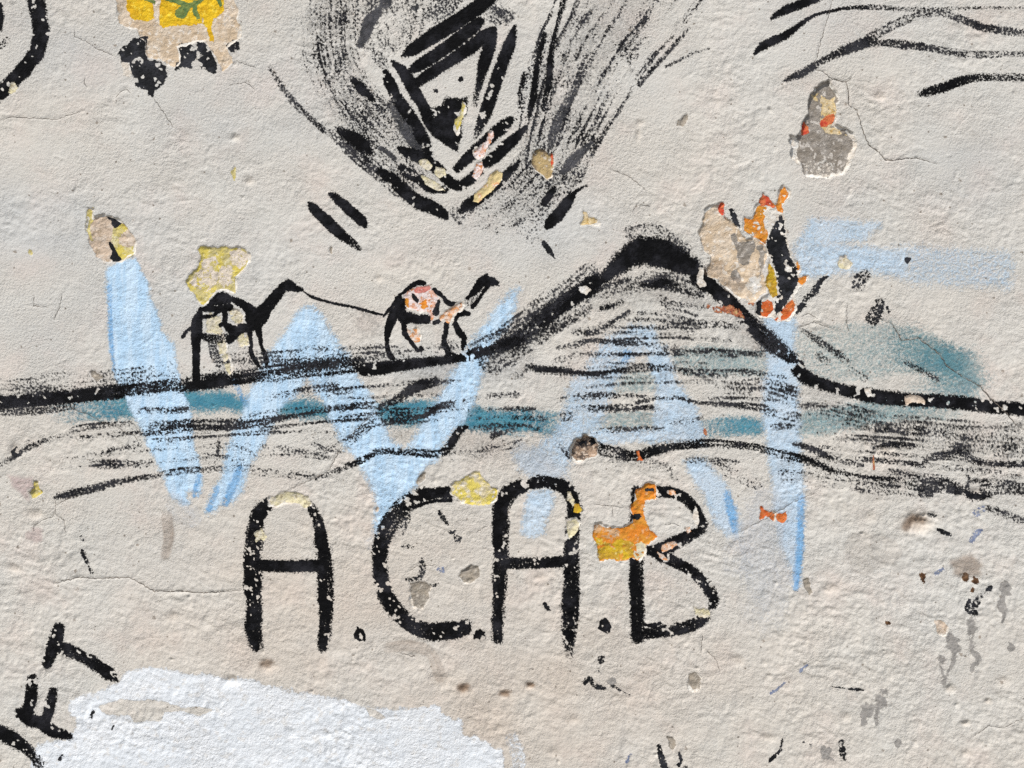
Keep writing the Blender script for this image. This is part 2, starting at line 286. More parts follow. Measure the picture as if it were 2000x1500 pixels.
for k_, (o_, m_) in enumerate([([(1292,1066),(1304,1058),(1318,1056),(1322,1064),(1306,1074),(1294,1078)], 'old_orange_white'), ([(1338,1032),(1348,1028),(1350,1038),(1342,1044)], 'old_orange_white'), ([(1302,958),(1316,956),(1318,964),(1304,965)], 'old_orange_white'),
        ([(1284,1078),(1296,1084),(1304,1094),(1292,1094)], 'old_orange_white'), ([(1358,990),(1362,1000),(1364,1020),(1358,1030),(1352,1012)], 'old_pale')]):
    PATCH(['orange and white chip in the waist of the letter B', 'small chip in the upper bowl of the letter B', 'tiny orange chip in the top bar of the letter B', 'small orange chip in the lower bowl of the letter B', 'long white chip in the upper bowl of the letter B'][k_], o_, m_, 0.8, wob=0.6)
for k_, o_ in enumerate([[(1133,560),(1145,558),(1152,566),(1144,576),(1134,574)], [(1366,520),(1374,524),(1372,545),(1378,556),(1368,560),(1362,545)], [(1686,757),(1698,760),(1702,772),(1694,774)], [(1812,776),(1822,778),(1820,788),(1813,786)], [(1958,790),(1970,792),(1968,800),(1960,802)]]):
    PATCH('white flake lost from the black dune line, ' + ['low on the climbing ridge', 'long, beside the cream patch', 'just past the foot of the dune', 'just after the tan chip', 'farthest out along the ground line'][k_], o_, 'old_pale', 0.6, wob=0.8)

CRACKS = [
 [(1592,136),(1610,140),(1620,150),(1635,157),(1652,160),(1657,175),(1657,205),(1673,215),(1683,245),(1690,270),(1700,285),(1715,295),(1730,312),(1742,313),(1790,308),(1830,320)],
 [(1652,160),(1660,156),(1664,150)], [(1625,0),(1618,30),(1606,70),(1596,110),(1587,128)],
 [(1720,625),(1740,630),(1752,648),(1762,665),(1795,660),(1815,675),(1835,692),(1850,715),(1880,735),(1905,748),(1915,755),(1935,778),(1965,805),(1985,830),(2010,845)],
 [(85,1132),(105,1140),(150,1128),(190,1130),(250,1128),(280,1143),(300,1155),(350,1155),(400,1158),(470,1153)],
 [(140,798),(175,810),(200,825),(225,833)], [(225,833),(240,842),(262,850),(268,862)],
 [(107,972),(108,1000),(100,1010),(80,1016),(66,1026),(65,1038)], [(107,1004),(120,1012),(125,1018),(128,1040)],
 [(735,805),(710,825),(690,845),(670,858)], [(562,958),(610,935),(640,922),(655,895),(668,868)],
 [(0,235),(20,228),(60,230),(110,232),(130,225),(165,215)], [(145,58),(146,72),(165,78),(190,95),(220,108)], [(298,190),(320,220),(338,247)],
 [(66,575),(65,597),(95,600)], [(122,575),(116,600),(106,625)],
 [(1655,595),(1653,630),(1657,648)], [(1235,415),(1243,400),(1270,402)], [(1190,330),(1230,345),(1262,372)], [(1440,1040),(1500,1010),(1560,975),(1595,962)],
 [(460,118),(500,132)], [(445,165),(480,160),(498,175)], [(225,190),(235,178),(245,172),(255,182)], [(166,150),(164,162),(170,170)],
 [(1372,1240),(1369,1275)], [(1560,640),(1590,628),(1620,640)], [(1565,618),(1580,612),(1597,622)], [(1380,1270),(1400,1290),(1405,1310)],
 [(1900,1440),(1930,1418),(1960,1422),(2000,1400)], [(930,1040),(945,1030),(952,1028)], [(800,1115),(812,1105),(850,1103)], [(1160,985),(1200,988),(1215,992)],
 [(110,985),(145,968),(158,972)], [(780,1275),(810,1282),(800,1276)], [(1196,990),(1197,1010)], [(1300,1025),(1315,1022),(1330,1028)],
]

# ------------------------------------------------------------------ relief of the wall
rough = 0.85 + 0.45 * smooth(900, 1250, GV + 0.25 * GU) + 1.5 * (vn(GU / 150, GV / 110, 21) - 0.5) + 0.6 * (vn(GU / 55, GV / 40, 22) - 0.5)
rough = np.clip(rough, 0.2, 2.1)
def ridge(wl, seed, a, sx=1.0):
    return 1 - np.abs(nz(GU, GV, wl, seed, a, sx)) * 4
H = nz(GU, GV, 420, 11) * 5.0 + nz(GU, GV, 150, 12, 0.9) * 2.6 + nz(GU, GV, 62, 13, 0.2) * 1.5
wu = GU + 22 * nz(GU, GV, 48, 41, 0.4); wv = GV + 22 * nz(GU, GV, 48, 42, 1.2)
H += rough * (nz(wu, wv, 28, 14, -0.5, 1.7) * 0.9 + nz(wu, wv, 15, 15, -0.6, 1.5) * 0.85 + nz(wu, wv, 9, 16, -0.45, 1.3) * 0.85 + nz(GU, GV, 5.5, 18, 0.3) * 0.75)
H += rough * 0.2 * (1 - np.abs(nz(wu, wv, 24, 17, -0.5, 2.2)) * 5) - rough * 0.3 * np.abs(nz(wu, wv, 13, 19, -0.4, 1.6)) * 4
def groove(pts, wdt, dep):
    global H
    for (a, b) in zip(pts[:-1], pts[1:]):
        ww = win(min(a[0], b[0]) - 12, min(a[1], b[1]) - 12, max(a[0], b[0]) + 12, max(a[1], b[1]) + 12)
        if ww is None: continue
        x0, x1, y0, y1 = ww; u = GU[y0:y1, x0:x1]; v = GV[y0:y1, x0:x1]
        ex, ey = b[0] - a[0], b[1] - a[1]
        t = np.clip(((u - a[0]) * ex + (v - a[1]) * ey) / (ex * ex + ey * ey + 1e-9), 0, 1)
        d = np.hypot(u - a[0] - t * ex, v - a[1] - t * ey)
        H[y0:y1, x0:x1] -= dep * np.exp(-(d / wdt) ** 2) * (0.5 + 0.5 * np.sin(u * 0.05 + v * 0.07) ** 2)
for c in CRACKS: groove(c, 2.2, 1.5 if len(c) > 9 else 0.8)
PITS = [(1790,1022,26,18,9),(1725,882,14,9,4),(905,1346,12,9,6),(985,1356,9,6,4),(1035,1340,9,7,5),(1855,1346,9,7,4),(1930,1370,8,6,4),(1886,1413,9,5,4),
        (520,1300,16,12,4),(460,268,8,7,3.5),(485,353,10,8,3),(1250,240,9,7,2.5),(1246,262,5,12,2.5),(28,880,9,10,4),(1718,188,12,6,2.5),(66,1004,16,8,3),(640,1435,7,6,3),
        (455,1330,12,8,4),(1055,1130,10,7,2),(335,1205,14,9,2.5),(1440,1290,12,8,2.5),(1700,1010,12,9,2.5),(740,545,7,6,2),(1620,1150,12,8,3),(1905,965,14,9,4),(25,1110,16,10,3),
        (1080,1470,12,8,2),(1885,1470,10,7,3),(1960,1330,12,9,3),(1500,1440,14,9,2.5),(1120,1405,12,9,2),(570,1430,9,7,2.5),(860,1330,20,12,2),(1390,1150,9,6,2),(1650,1400,12,8,2.5)]
r2 = np.random.default_rng(23)
for _ in range(36):
    u, v = r2.uniform(0, 2000), r2.uniform(0, 1500)
    if r2.random() < 0.4: u, v = r2.uniform(900, 2000), r2.uniform(1050, 1500)
    PITS.append((u, v, r2.uniform(3, 7), r2.uniform(3, 6), r2.uniform(0.4, 1.1)))
for _ in range(60):
    u, v = r2.uniform(0, 2000), r2.uniform(0, 1500)
    if r2.random() < 0.55: u, v = r2.uniform(300, 2000), r2.uniform(980, 1500)
    a = r2.uniform(1.8, 4.5); PITS.append((u, v, a, a * r2.uniform(0.6, 1.1), r2.uniform(1.5, 3.2)))
for (u, v, a, b, dep) in PITS:
    ww = win(u - 4 * a, v - 4 * b, u + 4 * a, v + 4 * b)
    if ww is None: continue
    x0, x1, y0, y1 = ww; uu = (GU[y0:y1, x0:x1] - u) / a; vv = (GV[y0:y1, x0:x1] - v) / b
    q = np.sqrt(uu ** 2 + vv ** 2) + WOB[y0:y1, x0:x1] * 0.10
    H[y0:y1, x0:x1] += -dep * np.exp(-np.maximum(q, 0) ** 2.2) + 0.06 * dep * np.exp(-((q - 1.6) / 0.5) ** 2)
RIDGES = [[(1655,590),(1650,620),(1657,648)],[(1560,632),(1600,625),(1640,640)],[(1565,615),(1590,640),(1620,635)],[(935,1150),(944,1250)],[(1760,300),(1795,290)]]
for c in RIDGES: groove(c, 5, -1.2)
for _ in range(150):                                       # trowel scratches, drag marks and stuck crumbs
    u, v = r2.uniform(0, 2000), r2.uniform(0, 1500); a = r2.normal(-0.5, 0.6); l = r2.uniform(8, 45)
    groove([(u, v), (u + l * 0.5 * math.cos(a), v + l * 0.5 * math.sin(a) + r2.uniform(-3, 3)), (u + l * math.cos(a), v + l * math.sin(a))], r2.uniform(1.8, 3.2), r2.choice([0.8, 0.9, -0.7, -0.9]))
for _ in range(220):
    u, v = r2.uniform(0, 2000), r2.uniform(0, 1500)
    groove([(u, v), (u + r2.uniform(-4, 4), v + r2.uniform(-3, 3))], r2.uniform(2.0, 4.0), -r2.uniform(0.6, 1.5))
for pt in exec_patches:
    r = coverage(pt['prims']); i0, j0, c = r; pt['cov'] = r
    m = smooth(0.05, 1.0, c)
    o_ = np.array(pt['prims'][0]['pts']); pt['area'] = 0.5 * abs(np.dot(o_[:, 0], np.roll(o_[:, 1], 1)) - np.dot(o_[:, 1], np.roll(o_[:, 0], 1)))
    hh = H[j0:j0 + c.shape[0], i0:i0 + c.shape[1]]
    if pt['area'] > 500:                                   # a second, ragged step further in
        sl = (slice(j0, j0 + c.shape[0]), slice(i0, i0 + c.shape[1]))
        pt['sd'] = poly_sd(pt['prims'][0]['pts'], GU[sl], GV[sl]) + WOB[sl]
        hh -= 1.1 * smooth(5, 7.5, pt['sd'] + WOB[sl] * 1.6)
    lip = smooth(-0.6, 0.2, c) * (1 - smooth(0.1, 0.7, c))
    hh += -1.5 * pt['depth'] * m + 0.45 * lip + m * 1.1 * (vn(GU[j0:j0 + c.shape[0], i0:i0 + c.shape[1]] / 6, GV[j0:j0 + c.shape[0], i0:i0 + c.shape[1]] / 5, 71) - 0.5)
edge = np.minimum(np.minimum(GU - U0, U1 - GU), np.minimum(GV - V0, V1 - GV))
H *= smooth(0, 70, edge)
H = (H / 1000.0).astype(np.float32)                        # metres, towards the viewer

# ------------------------------------------------------------------ materials
def nodes(name):
    m = bpy.data.materials.new(name); m.use_nodes = True
    t = m.node_tree; t.nodes.clear()
    return m, t, t.nodes, t.links

def mk(N, L, typ, **kw):
    n = N.new(typ)
    for k, v in kw.items():
        if k.startswith('i_'):
            key = k[2:]; key = int(key) if key.isdigit() else key
            if hasattr(v, 'links') or isinstance(v, bpy.types.NodeSocket): L.new(v, n.inputs[key])
            else: n.inputs[key].default_value = v
        else: setattr(n, k, v)
    return n

def math_(N, L, op, a, b=None, clamp=False):
    n = N.new('ShaderNodeMath'); n.operation = op; n.use_clamp = clamp
    for i, x in enumerate((a, b)):
        if x is None: continue
        if isinstance(x, bpy.types.NodeSocket): L.new(x, n.inputs[i])
        else: n.inputs[i].default_value = x
    return n.outputs[0]

def noise(N, L, pos, scale, detail=4, rough_=0.6, dist=0.0):
    n = N.new('ShaderNodeTexNoise'); n.inputs['Scale'].default_value = scale; n.inputs['Detail'].default_value = detail
    n.inputs['Roughness'].default_value = rough_; n.inputs['Distortion'].default_value = dist
    L.new(pos, n.inputs['Vector']); return n.outputs['Fac']

def common(N, L):
    g = N.new('ShaderNodeNewGeometry'); pos = g.outputs['Position']
    grain = noise(N, L, pos, 190, 5, 0.66)
    grit = noise(N, L, pos, 420, 3, 0.6)
    h = math_(N, L, 'ADD', grain, math_(N, L, 'MULTIPLY', grit, 0.45))
    b = N.new('ShaderNodeBump'); b.inputs['Strength'].default_value = 1.0; b.inputs['Distance'].default_value = 0.0027
    L.new(h, b.inputs['Height'])
    mr = N.new('ShaderNodeMapRange'); mr.inputs[1].default_value = 0.35; mr.inputs[2].default_value = 0.68; mr.inputs[3].default_value = 0.55; mr.inputs[4].default_value = 1.25
    L.new(noise(N, L, pos, 7, 3, 0.6), mr.inputs[0]); L.new(mr.outputs[0], b.inputs['Strength'])
    return pos, grain, grit, b.outputs['Normal']

def mixc(N, L, fac, a, b):
    m = N.new('ShaderNodeMix'); m.data_type = 'RGBA'; m.clamp_factor = True
    if isinstance(fac, bpy.types.NodeSocket): L.new(fac, m.inputs[0])
    else: m.inputs[0].default_value = fac
    for i, x in ((6, a), (7, b)):
        if isinstance(x, bpy.types.NodeSocket): L.new(x, m.inputs[i])
        else: m.inputs[i].default_value = (*x, 1)
    return m.outputs[2]

def ramp(N, L, x, a, b):
    m = N.new('ShaderNodeMapRange'); m.interpolation_type = 'SMOOTHSTEP'
    m.inputs[1].default_value = a; m.inputs[2].default_value = b
    L.new(x, m.inputs[0]); return m.outputs[0]

MATS = {}
def wall_mat():
    m, t, N, L = nodes('beige_limewash'); pos, grain, grit, nrm = common(N, L)
    at = N.new('ShaderNodeAttribute'); at.attribute_name = 'tone'
    big = noise(N, L, pos, 2.6, 4, 0.55); mid = noise(N, L, pos, 9, 5, 0.6); fine = noise(N, L, pos, 45, 4, 0.6)
    c = mixc(N, L, ramp(N, L, big, 0.36, 0.66), (0.570, 0.537, 0.480), (0.568, 0.548, 0.503))
    c = mixc(N, L, math_(N, L, 'MULTIPLY', ramp(N, L, mid, 0.48, 0.72), 0.6), c, (0.600, 0.522, 0.462))
    c = mixc(N, L, math_(N, L, 'MULTIPLY', ramp(N, L, mid, 0.50, 0.25), 0.5), c, (0.545, 0.543, 0.505))
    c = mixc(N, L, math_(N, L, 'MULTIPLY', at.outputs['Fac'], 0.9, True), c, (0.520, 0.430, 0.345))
    neg = math_(N, L, 'MULTIPLY', at.outputs['Fac'], -1.0, True)
    c = mixc(N, L, neg, c, (0.455, 0.475, 0.480))
    c = mixc(N, L, math_(N, L, 'MULTIPLY', ramp(N, L, fine, 0.44, 0.30), 0.25), c, (0.36, 0.34, 0.31))
    c = mixc(N, L, math_(N, L, 'MULTIPLY', ramp(N, L, grain, 0.40, 0.22), 0.35), c, (0.27, 0.25, 0.225))
    for sc_, r_, keep, col in ((70, 0.17, 0.80, (0.17, 0.14, 0.11)), (26, 0.10, 0.72, (0.24, 0.20, 0.16))):    # specks of dirt and tiny voids
        vo = N.new('ShaderNodeTexVoronoi'); vo.inputs['Scale'].default_value = sc_; L.new(pos, vo.inputs['Vector'])
        wv_ = math_(N, L, 'ADD', vo.outputs['Distance'], math_(N, L, 'MULTIPLY', math_(N, L, 'SUBTRACT', grain, 0.5), 0.45))
        se = N.new('ShaderNodeSeparateColor'); L.new(vo.outputs['Color'], se.inputs[0])
        f_ = math_(N, L, 'MULTIPLY', ramp(N, L, wv_, r_, r_ * 0.45), ramp(N, L, se.outputs[0], keep, keep + 0.03))
        c = mixc(N, L, math_(N, L, 'MULTIPLY', f_, 0.8), c, col)
    p = N.new('ShaderNodeBsdfPrincipled'); L.new(c, p.inputs['Base Color']); p.inputs['Roughness'].default_value = 0.9
    p.inputs['Specular IOR Level'].default_value = 0.2; L.new(nrm, p.inputs['Normal'])
    o = N.new('ShaderNodeOutputMaterial'); L.new(p.outputs[0], o.inputs[0]); return m

def film(name, c1, c2, mode='dry', gs=0, vx=0, scale=30, lo=0.42, hi=0.58, amt=1.0, soft=0.10, K=3.2, op=1.0, c3=None, s3=120, rough_=0.8, spec=0.2):
    """paint film; attribute cov says how much paint the wall took. dry: paint sits on the high grain first"""
    m, t, N, L = nodes(name); pos, grain, grit, nrm = common(N, L)
    at = N.new('ShaderNodeAttribute'); at.attribute_name = 'cov'; cov = at.outputs['Fac']
    vpos = pos
    if vx:                                                 # brush marks drawn out along the upright strokes
        mp = N.new('ShaderNodeMapping'); mp.inputs['Scale'].default_value = (vx * 0.9, 1, 0.45); mp.inputs['Rotation'].default_value = (0, 0.12, 0)
        L.new(pos, mp.inputs['Vector']); vpos = mp.outputs[0]
    var = noise(N, L, vpos, scale, 4, 0.65)
    if vx: cov = math_(N, L, 'ADD', cov, math_(N, L, 'MULTIPLY', math_(N, L, 'SUBTRACT', var, 0.54), 0.8))
    c = mixc(N, L, math_(N, L, 'MULTIPLY', ramp(N, L, var, lo, hi), amt), c1, c2)
    if c3: c = mixc(N, L, ramp(N, L, noise(N, L, pos, s3, 3, 0.6), 0.56, 0.64), c, c3)
    if gs: grain = noise(N, L, pos, gs, 4, 0.65)
    mixg = math_(N, L, 'ADD', math_(N, L, 'MULTIPLY', grain, 0.75), math_(N, L, 'MULTIPLY', grit, 0.25))
    n = math_(N, L, 'ADD', math_(N, L, 'MULTIPLY', math_(N, L, 'SUBTRACT', mixg, 0.5), K), 0.5, True)
    if mode == 'dry':
        x = math_(N, L, 'ADD', cov, math_(N, L, 'SUBTRACT', n, 1.0))
        a = ramp(N, L, x, -soft, soft)
    else:
        k = math_(N, L, 'ADD', math_(N, L, 'MULTIPLY', math_(N, L, 'SUBTRACT', n, 0.5), soft), cov)
        a = ramp(N, L, k, 0.0, 1.0)
    if op != 1.0: a = math_(N, L, 'MULTIPLY', a, op)
    p = N.new('ShaderNodeBsdfPrincipled'); L.new(c, p.inputs['Base Color']); p.inputs['Roughness'].default_value = rough_
    p.inputs['Specular IOR Level'].default_value = spec; L.new(nrm, p.inputs['Normal'])
    tr = N.new('ShaderNodeBsdfTransparent'); mx = N.new('ShaderNodeMixShader')
    L.new(a, mx.inputs[0]); L.new(tr.outputs[0], mx.inputs[1]); L.new(p.outputs[0], mx.inputs[2])
    o = N.new('ShaderNodeOutputMaterial'); L.new(mx.outputs[0], o.inputs[0])
    MATS[name] = m; return m

film('black_paint', (0.0035,0.0035,0.004), (0.020,0.020,0.024), scale=18, lo=0.45, hi=0.68, spec=0.08, K=3.2, soft=0.18, gs=270)
film('black_scribble', (0.010,0.010,0.012), (0.035,0.035,0.040), scale=20, K=3.0, soft=0.20, gs=230, op=0.95, spec=0.08)
film('charcoal_smear', (0.03,0.031,0.035), (0.07,0.07,0.078), scale=20, K=3.0, soft=0.3, gs=200, op=0.85)
film('grey_haze', (0.14,0.135,0.13), (0.17,0.165,0.16), mode='soft', op=0.27, soft=0.9)
film('white_haze', (0.66,0.685,0.71), (0.70,0.71,0.72), mode='soft', op=0.6, soft=0.5)
film('teal_mid', (0.10,0.27,0.33), (0.16,0.32,0.36), mode='soft', op=0.58, soft=0.9)
film('worn_black', (0.006,0.0065,0.008), (0.03,0.031,0.037), scale=25, lo=0.45, hi=0.65)
film('blue_paint', (0.47,0.665,0.85), (0.57,0.73,0.87), scale=20, K=3.0, soft=0.5, op=0.90, vx=3.0)
film('blue_thin', (0.53,0.68,0.82), (0.60,0.715,0.82), mode='soft', scale=16, soft=0.9, op=0.80)
film('blue_deep', (0.16,0.42,0.74), (0.26,0.50,0.78), mode='soft', scale=30, soft=0.8, op=0.75)
film('teal_spray', (0.03,0.22,0.32), (0.06,0.27,0.36), mode='soft', soft=0.9, op=0.78)
film('teal_pale', (0.16,0.32,0.36), (0.20,0.36,0.39), mode='soft', soft=0.7, op=0.75)
film('whitewash', (0.655,0.685,0.71), (0.70,0.72,0.735), scale=14, K=2.4, soft=0.3, c3=(0.64,0.64,0.63), s3=60)
PK = dict(K=2.6, soft=0.14)
film('old_yellow', (0.72,0.46,0.015), (0.62,0.36,0.01), scale=40, c3=(0.76,0.56,0.06), **PK)
film('old_green', (0.10,0.17,0.055), (0.17,0.22,0.06), scale=60, **PK)
film('old_cream', (0.60,0.50,0.385), (0.54,0.42,0.29), scale=30, c3=(0.68,0.61,0.52), s3=110, **PK)
film('old_tan', (0.52,0.41,0.31), (0.58,0.49,0.40), scale=50, c3=(0.40,0.31,0.22), **PK)
film('old_pale', (0.66,0.63,0.57), (0.60,0.54,0.46), scale=50, c3=(0.72,0.70,0.66), **PK)
film('old_ochre', (0.56,0.42,0.20), (0.62,0.51,0.33), scale=55, c3=(0.48,0.32,0.12), **PK)
film('old_lemon', (0.56,0.46,0.10), (0.50,0.43,0.19), scale=45, c3=(0.62,0.56,0.34), **PK)
film('old_lemon_speckled', (0.64,0.53,0.12), (0.60,0.52,0.34), scale=45, c3=(0.68,0.63,0.52), s3=90, **PK)
film('old_pale_lemon', (0.62,0.56,0.36), (0.60,0.55,0.44), scale=60, c3=(0.40,0.34,0.22), s3=150, **PK)
film('old_speckled', (0.66,0.58,0.49), (0.60,0.52,0.40), scale=60, c3=(0.48,0.40,0.16), s3=160, **PK)
film('old_orange', (0.62,0.205,0.022), (0.56,0.24,0.03), scale=40, c3=(0.62,0.32,0.14), s3=100, **PK)
film('old_rust_orange', (0.52,0.10,0.022), (0.56,0.16,0.04), scale=50, c3=(0.56,0.27,0.17), s3=130, **PK)
film('old_red', (0.50,0.055,0.03), (0.58,0.16,0.06), scale=60, **PK)
film('old_pinkish_red', (0.52,0.16,0.13), (0.56,0.24,0.20), scale=70, **PK)
film('old_mustard', (0.54,0.36,0.02), (0.46,0.27,0.03), scale=45, c3=(0.60,0.46,0.15), **PK)
film('old_tan_orange', (0.50,0.27,0.11), (0.56,0.34,0.18), scale=45, c3=(0.62,0.50,0.38), **PK)
film('old_pink_white', (0.70,0.60,0.57), (0.60,0.36,0.27), scale=75, lo=0.50, hi=0.58, c3=(0.55,0.22,0.08), s3=110, **PK)
film('old_orange_white', (0.60,0.27,0.10), (0.66,0.52,0.42), scale=80, c3=(0.68,0.62,0.56), s3=140, **PK)
film('old_ochre_orange', (0.60,0.48,0.24), (0.56,0.28,0.13), scale=60, lo=0.5, hi=0.6, c3=(0.66,0.58,0.46), s3=120, **PK)
film('old_ochre_brown', (0.42,0.31,0.15), (0.20,0.15,0.10), scale=60, c3=(0.55,0.48,0.38), s3=120, **PK)
film('hole_brown', (0.38,0.27,0.19), (0.10,0.075,0.06), scale=70, lo=0.44, hi=0.56, c3=(0.55,0.45,0.36), s3=130, **PK)
film('bare_render', (0.235,0.205,0.17), (0.30,0.27,0.235), scale=50, c3=(0.52,0.48,0.43), s3=95, **PK)
film('grey_tan', (0.34,0.295,0.235), (0.27,0.24,0.20), scale=50, c3=(0.42,0.38,0.32), **PK)
film('damp_grey', (0.30,0.285,0.265), (0.37,0.35,0.325), scale=60, op=0.75, K=3.0, soft=0.3)
film('rust_stain', (0.055,0.026,0.012), (0.16,0.085,0.04), scale=80, K=3)
film('old_red_brown', (0.33,0.095,0.05), (0.42,0.17,0.08), scale=80, c3=(0.55,0.36,0.16), s3=120, **PK)
film('rust_soft', (0.25,0.16,0.10), (0.30,0.20,0.13), mode='soft', op=0.55)  # soft brown for dirt stains and for shade painted into the pits
film('ink_blue', (0.15,0.19,0.32), (0.25,0.29,0.40), scale=80, K=3, op=0.8)
film('pink_tint', (0.60,0.43,0.42), (0.60,0.47,0.45), mode='soft', op=0.55)
film('crack_shadow', (0.10,0.085,0.07), (0.20,0.17,0.14), scale=50, K=2.0)
MATS['wall'] = wall_mat()

# ------------------------------------------------------------------ mesh building
C = sc.collection
XS = ((GU - CX) / 1000.0).astype(np.float32); ZS = (TOPZ - GV / 1000.0).astype(np.float32)
LEVEL = np.zeros(GU.shape, np.int16)                       # how many paint films already lie on each spot

def build_mesh(name, co, quads, mat, attrs=()):
    me = bpy.data.meshes.new(name)
    me.vertices.add(len(co)); me.vertices.foreach_set('co', co.astype(np.float32).ravel())
    n = len(quads)
    me.loops.add(4 * n); me.loops.foreach_set('vertex_index', quads.astype(np.int32).ravel())
    me.polygons.add(n); me.polygons.foreach_set('loop_start', np.arange(0, 4 * n, 4, dtype=np.int32))
    me.polygons.foreach_set('loop_total', np.full(n, 4, np.int32))
    me.polygons.foreach_set('use_smooth', np.ones(n, bool))
    for an, val in attrs:
        a = me.attributes.new(an, 'FLOAT', 'POINT'); a.data.foreach_set('value', val.astype(np.float32))
    me.materials.append(mat); me.update(calc_edges=True)
    return me

def attach(o, parent):
    if parent is not None:
        o.parent = parent
        o.matrix_parent_inverse = mathutils.Matrix.Translation(parent['_at']).inverted() if '_at' in parent else mathutils.Matrix.Identity(4)

def film_mesh(name, cv, mat, parent=None, label=None, low=0.0, dens=1.0):
    if cv is None: return None
    i0, j0, c = cv
    keep = (c > low)
    k = keep[:-1, :-1] | keep[1:, :-1] | keep[:-1, 1:] | keep[1:, 1:]
    if not k.any(): return None
    jj, ii = np.nonzero(k)
    W = c.shape[1]
    q = np.stack([jj * W + ii, (jj + 1) * W + ii, (jj + 1) * W + ii + 1, jj * W + ii + 1], 1)
    used, inv = np.unique(q, return_inverse=True); q = inv.reshape(-1, 4)
    vj, vi = used // W + j0, used % W + i0
    lv = int(LEVEL[vj, vi].max()) + 1; LEVEL[vj, vi] = lv
    off = (0.10 + 0.045 * lv) / 1000.0
    co = np.stack([XS[vj, vi], -H[vj, vi] - off, ZS[vj, vi]], 1)
    me = build_mesh(name, co, q, MATS[mat], [('cov', c.ravel()[used] * dens)])
    o = bpy.data.objects.new(name, me); C.objects.link(o); attach(o, parent)
    if label: o['label'] = label
    return o

def paint(name, prims, mat, parent=None, label=None):
    return film_mesh(name, coverage(prims), mat, parent, label)

def thing(name, label, cat, at, group=None):
    o = bpy.data.objects.new(name, None); C.objects.link(o); o.empty_display_size = 0.05
    p = ((at[0] - CX) / 1000.0, 0.0, TOPZ - at[1] / 1000.0)
    o.location = p; o['_at'] = p; o['label'] = label; o['category'] = cat
    if group: o['group'] = group
    return o

def single(name, prims, mat, label, cat, group=None):
    o = paint(name, prims, mat)
    o['label'] = label; o['category'] = cat
    if group: o['group'] = group
    return o

def each(name, prims, mat, parent):
    for q in prims: paint(name, [q], mat, parent)

def marks(name, part, prims, mat, label, cat, group=None):
    """one mark; a mark made of separate dabs gets one part for each dab"""
    if len(prims) == 1: return single(name, prims, mat, label, cat, group)
    bb = bounds(prims); o = thing(name, label, cat, ((bb[0] + bb[2]) / 2, bb[3]), group)
    each(part, prims, mat, o); return o

# ------------------------------------------------------------------ the pavement and the wall
def quad_obj(name, verts, faces, mat):
    me = bpy.data.meshes.new(name); me.from_pydata(verts, [], faces); me.materials.append(mat)
    o = bpy.data.objects.new(name, me); C.objects.link(o); return o
m, t, N, L = nodes('grey_paving'); pos, grain, grit, nrm = common(N, L)
c = mixc(N, L, ramp(N, L, noise(N, L, pos, 3, 6, 0.6), 0.35, 0.65), (0.20, 0.19, 0.175), (0.28, 0.265, 0.245))
p = N.new('ShaderNodeBsdfPrincipled'); L.new(c, p.inputs[0]); p.inputs['Roughness'].default_value = 0.9; L.new(nrm, p.inputs['Normal'])
o = N.new('ShaderNodeOutputMaterial'); L.new(p.outputs[0], o.inputs[0])
g = quad_obj('pavement', [(-60, -60, 0), (60, -60, 0), (60, 60, 0), (-60, 60, 0)], [(0, 1, 2, 3)], m); g['kind'] = 'structure'

TONE = np.zeros(GU.shape)
for (u, v, a, b, s) in [(720,1260,420,170,0.40),(1150,1330,260,160,0.42),(700,1120,300,120,0.22),(950,1430,160,90,0.45),(1500,1290,240,130,0.22),(330,1230,260,130,0.20),(430,1040,200,90,0.2),(1080,960,250,90,0.2),
                        (420,215,170,110,-0.22),(60,60,120,90,-0.20),(170,110,90,60,-0.22),(60,440,220,80,-0.45),(420,610,260,90,-0.20),(150,640,160,80,-0.16),(700,490,250,60,-0.14),(1080,440,180,70,-0.26),(560,360,140,80,0.10),
                        (1900,330,160,120,-0.22),(1650,420,120,70,-0.18),(1650,30,150,60,-0.2),(1780,600,200,80,0.14),(1820,560,160,70,-0.12),(1750,1280,260,160,-0.10),(860,720,170,35,-0.35),(960,850,120,40,0.3),(780,560,160,60,0.12),
                        (1450,600,160,60,-0.1),(1640,780,80,40,-0.2),(240,1100,240,80,-0.14),(90,1330,130,90,-0.22),(1180,650,120,60,0.12),(1120,120,220,120,-0.16),(640,150,120,130,-0.12)]:
    TONE += s * np.exp(-(((GU - u) / a) ** 2 + ((GV - v) / b) ** 2))
TONE = np.where(TONE > 0, 0.55, 1.0) * TONE * (0.75 + 0.9 * vn(GU / 60, GV / 45, 51))
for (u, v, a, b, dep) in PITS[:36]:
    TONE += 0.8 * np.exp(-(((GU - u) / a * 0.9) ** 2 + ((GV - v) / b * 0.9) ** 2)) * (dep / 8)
TONE *= smooth(0, 90, edge)
idx = np.arange(NU * NV).reshape(NV, NU)
quads = np.stack([idx[:-1, :-1], idx[1:, :-1], idx[1:, 1:], idx[:-1, 1:]], -1).reshape(-1, 4)
co = np.stack([XS, -H, ZS], -1).reshape(-1, 3)
xa, xb, za, zb = XS[0, 0], XS[0, -1], ZS[0, 0], ZS[-1, 0]
n0 = len(co); XL, XR, ZT = -5.0, 5.0, 3.6
fr = [(XL, 0, ZT), (xa, 0, ZT), (xb, 0, ZT), (XR, 0, ZT), (XL, 0, za), (XR, 0, za), (XL, 0, zb), (XR, 0, zb), (XL, 0, 0), (xa, 0, 0), (xb, 0, 0), (XR, 0, 0),
      (XL, .4, ZT), (XR, .4, ZT), (XL, .4, 0), (XR, .4, 0)]
tl, trr, bl, br = idx[0, 0], idx[0, -1], idx[-1, 0], idx[-1, -1]
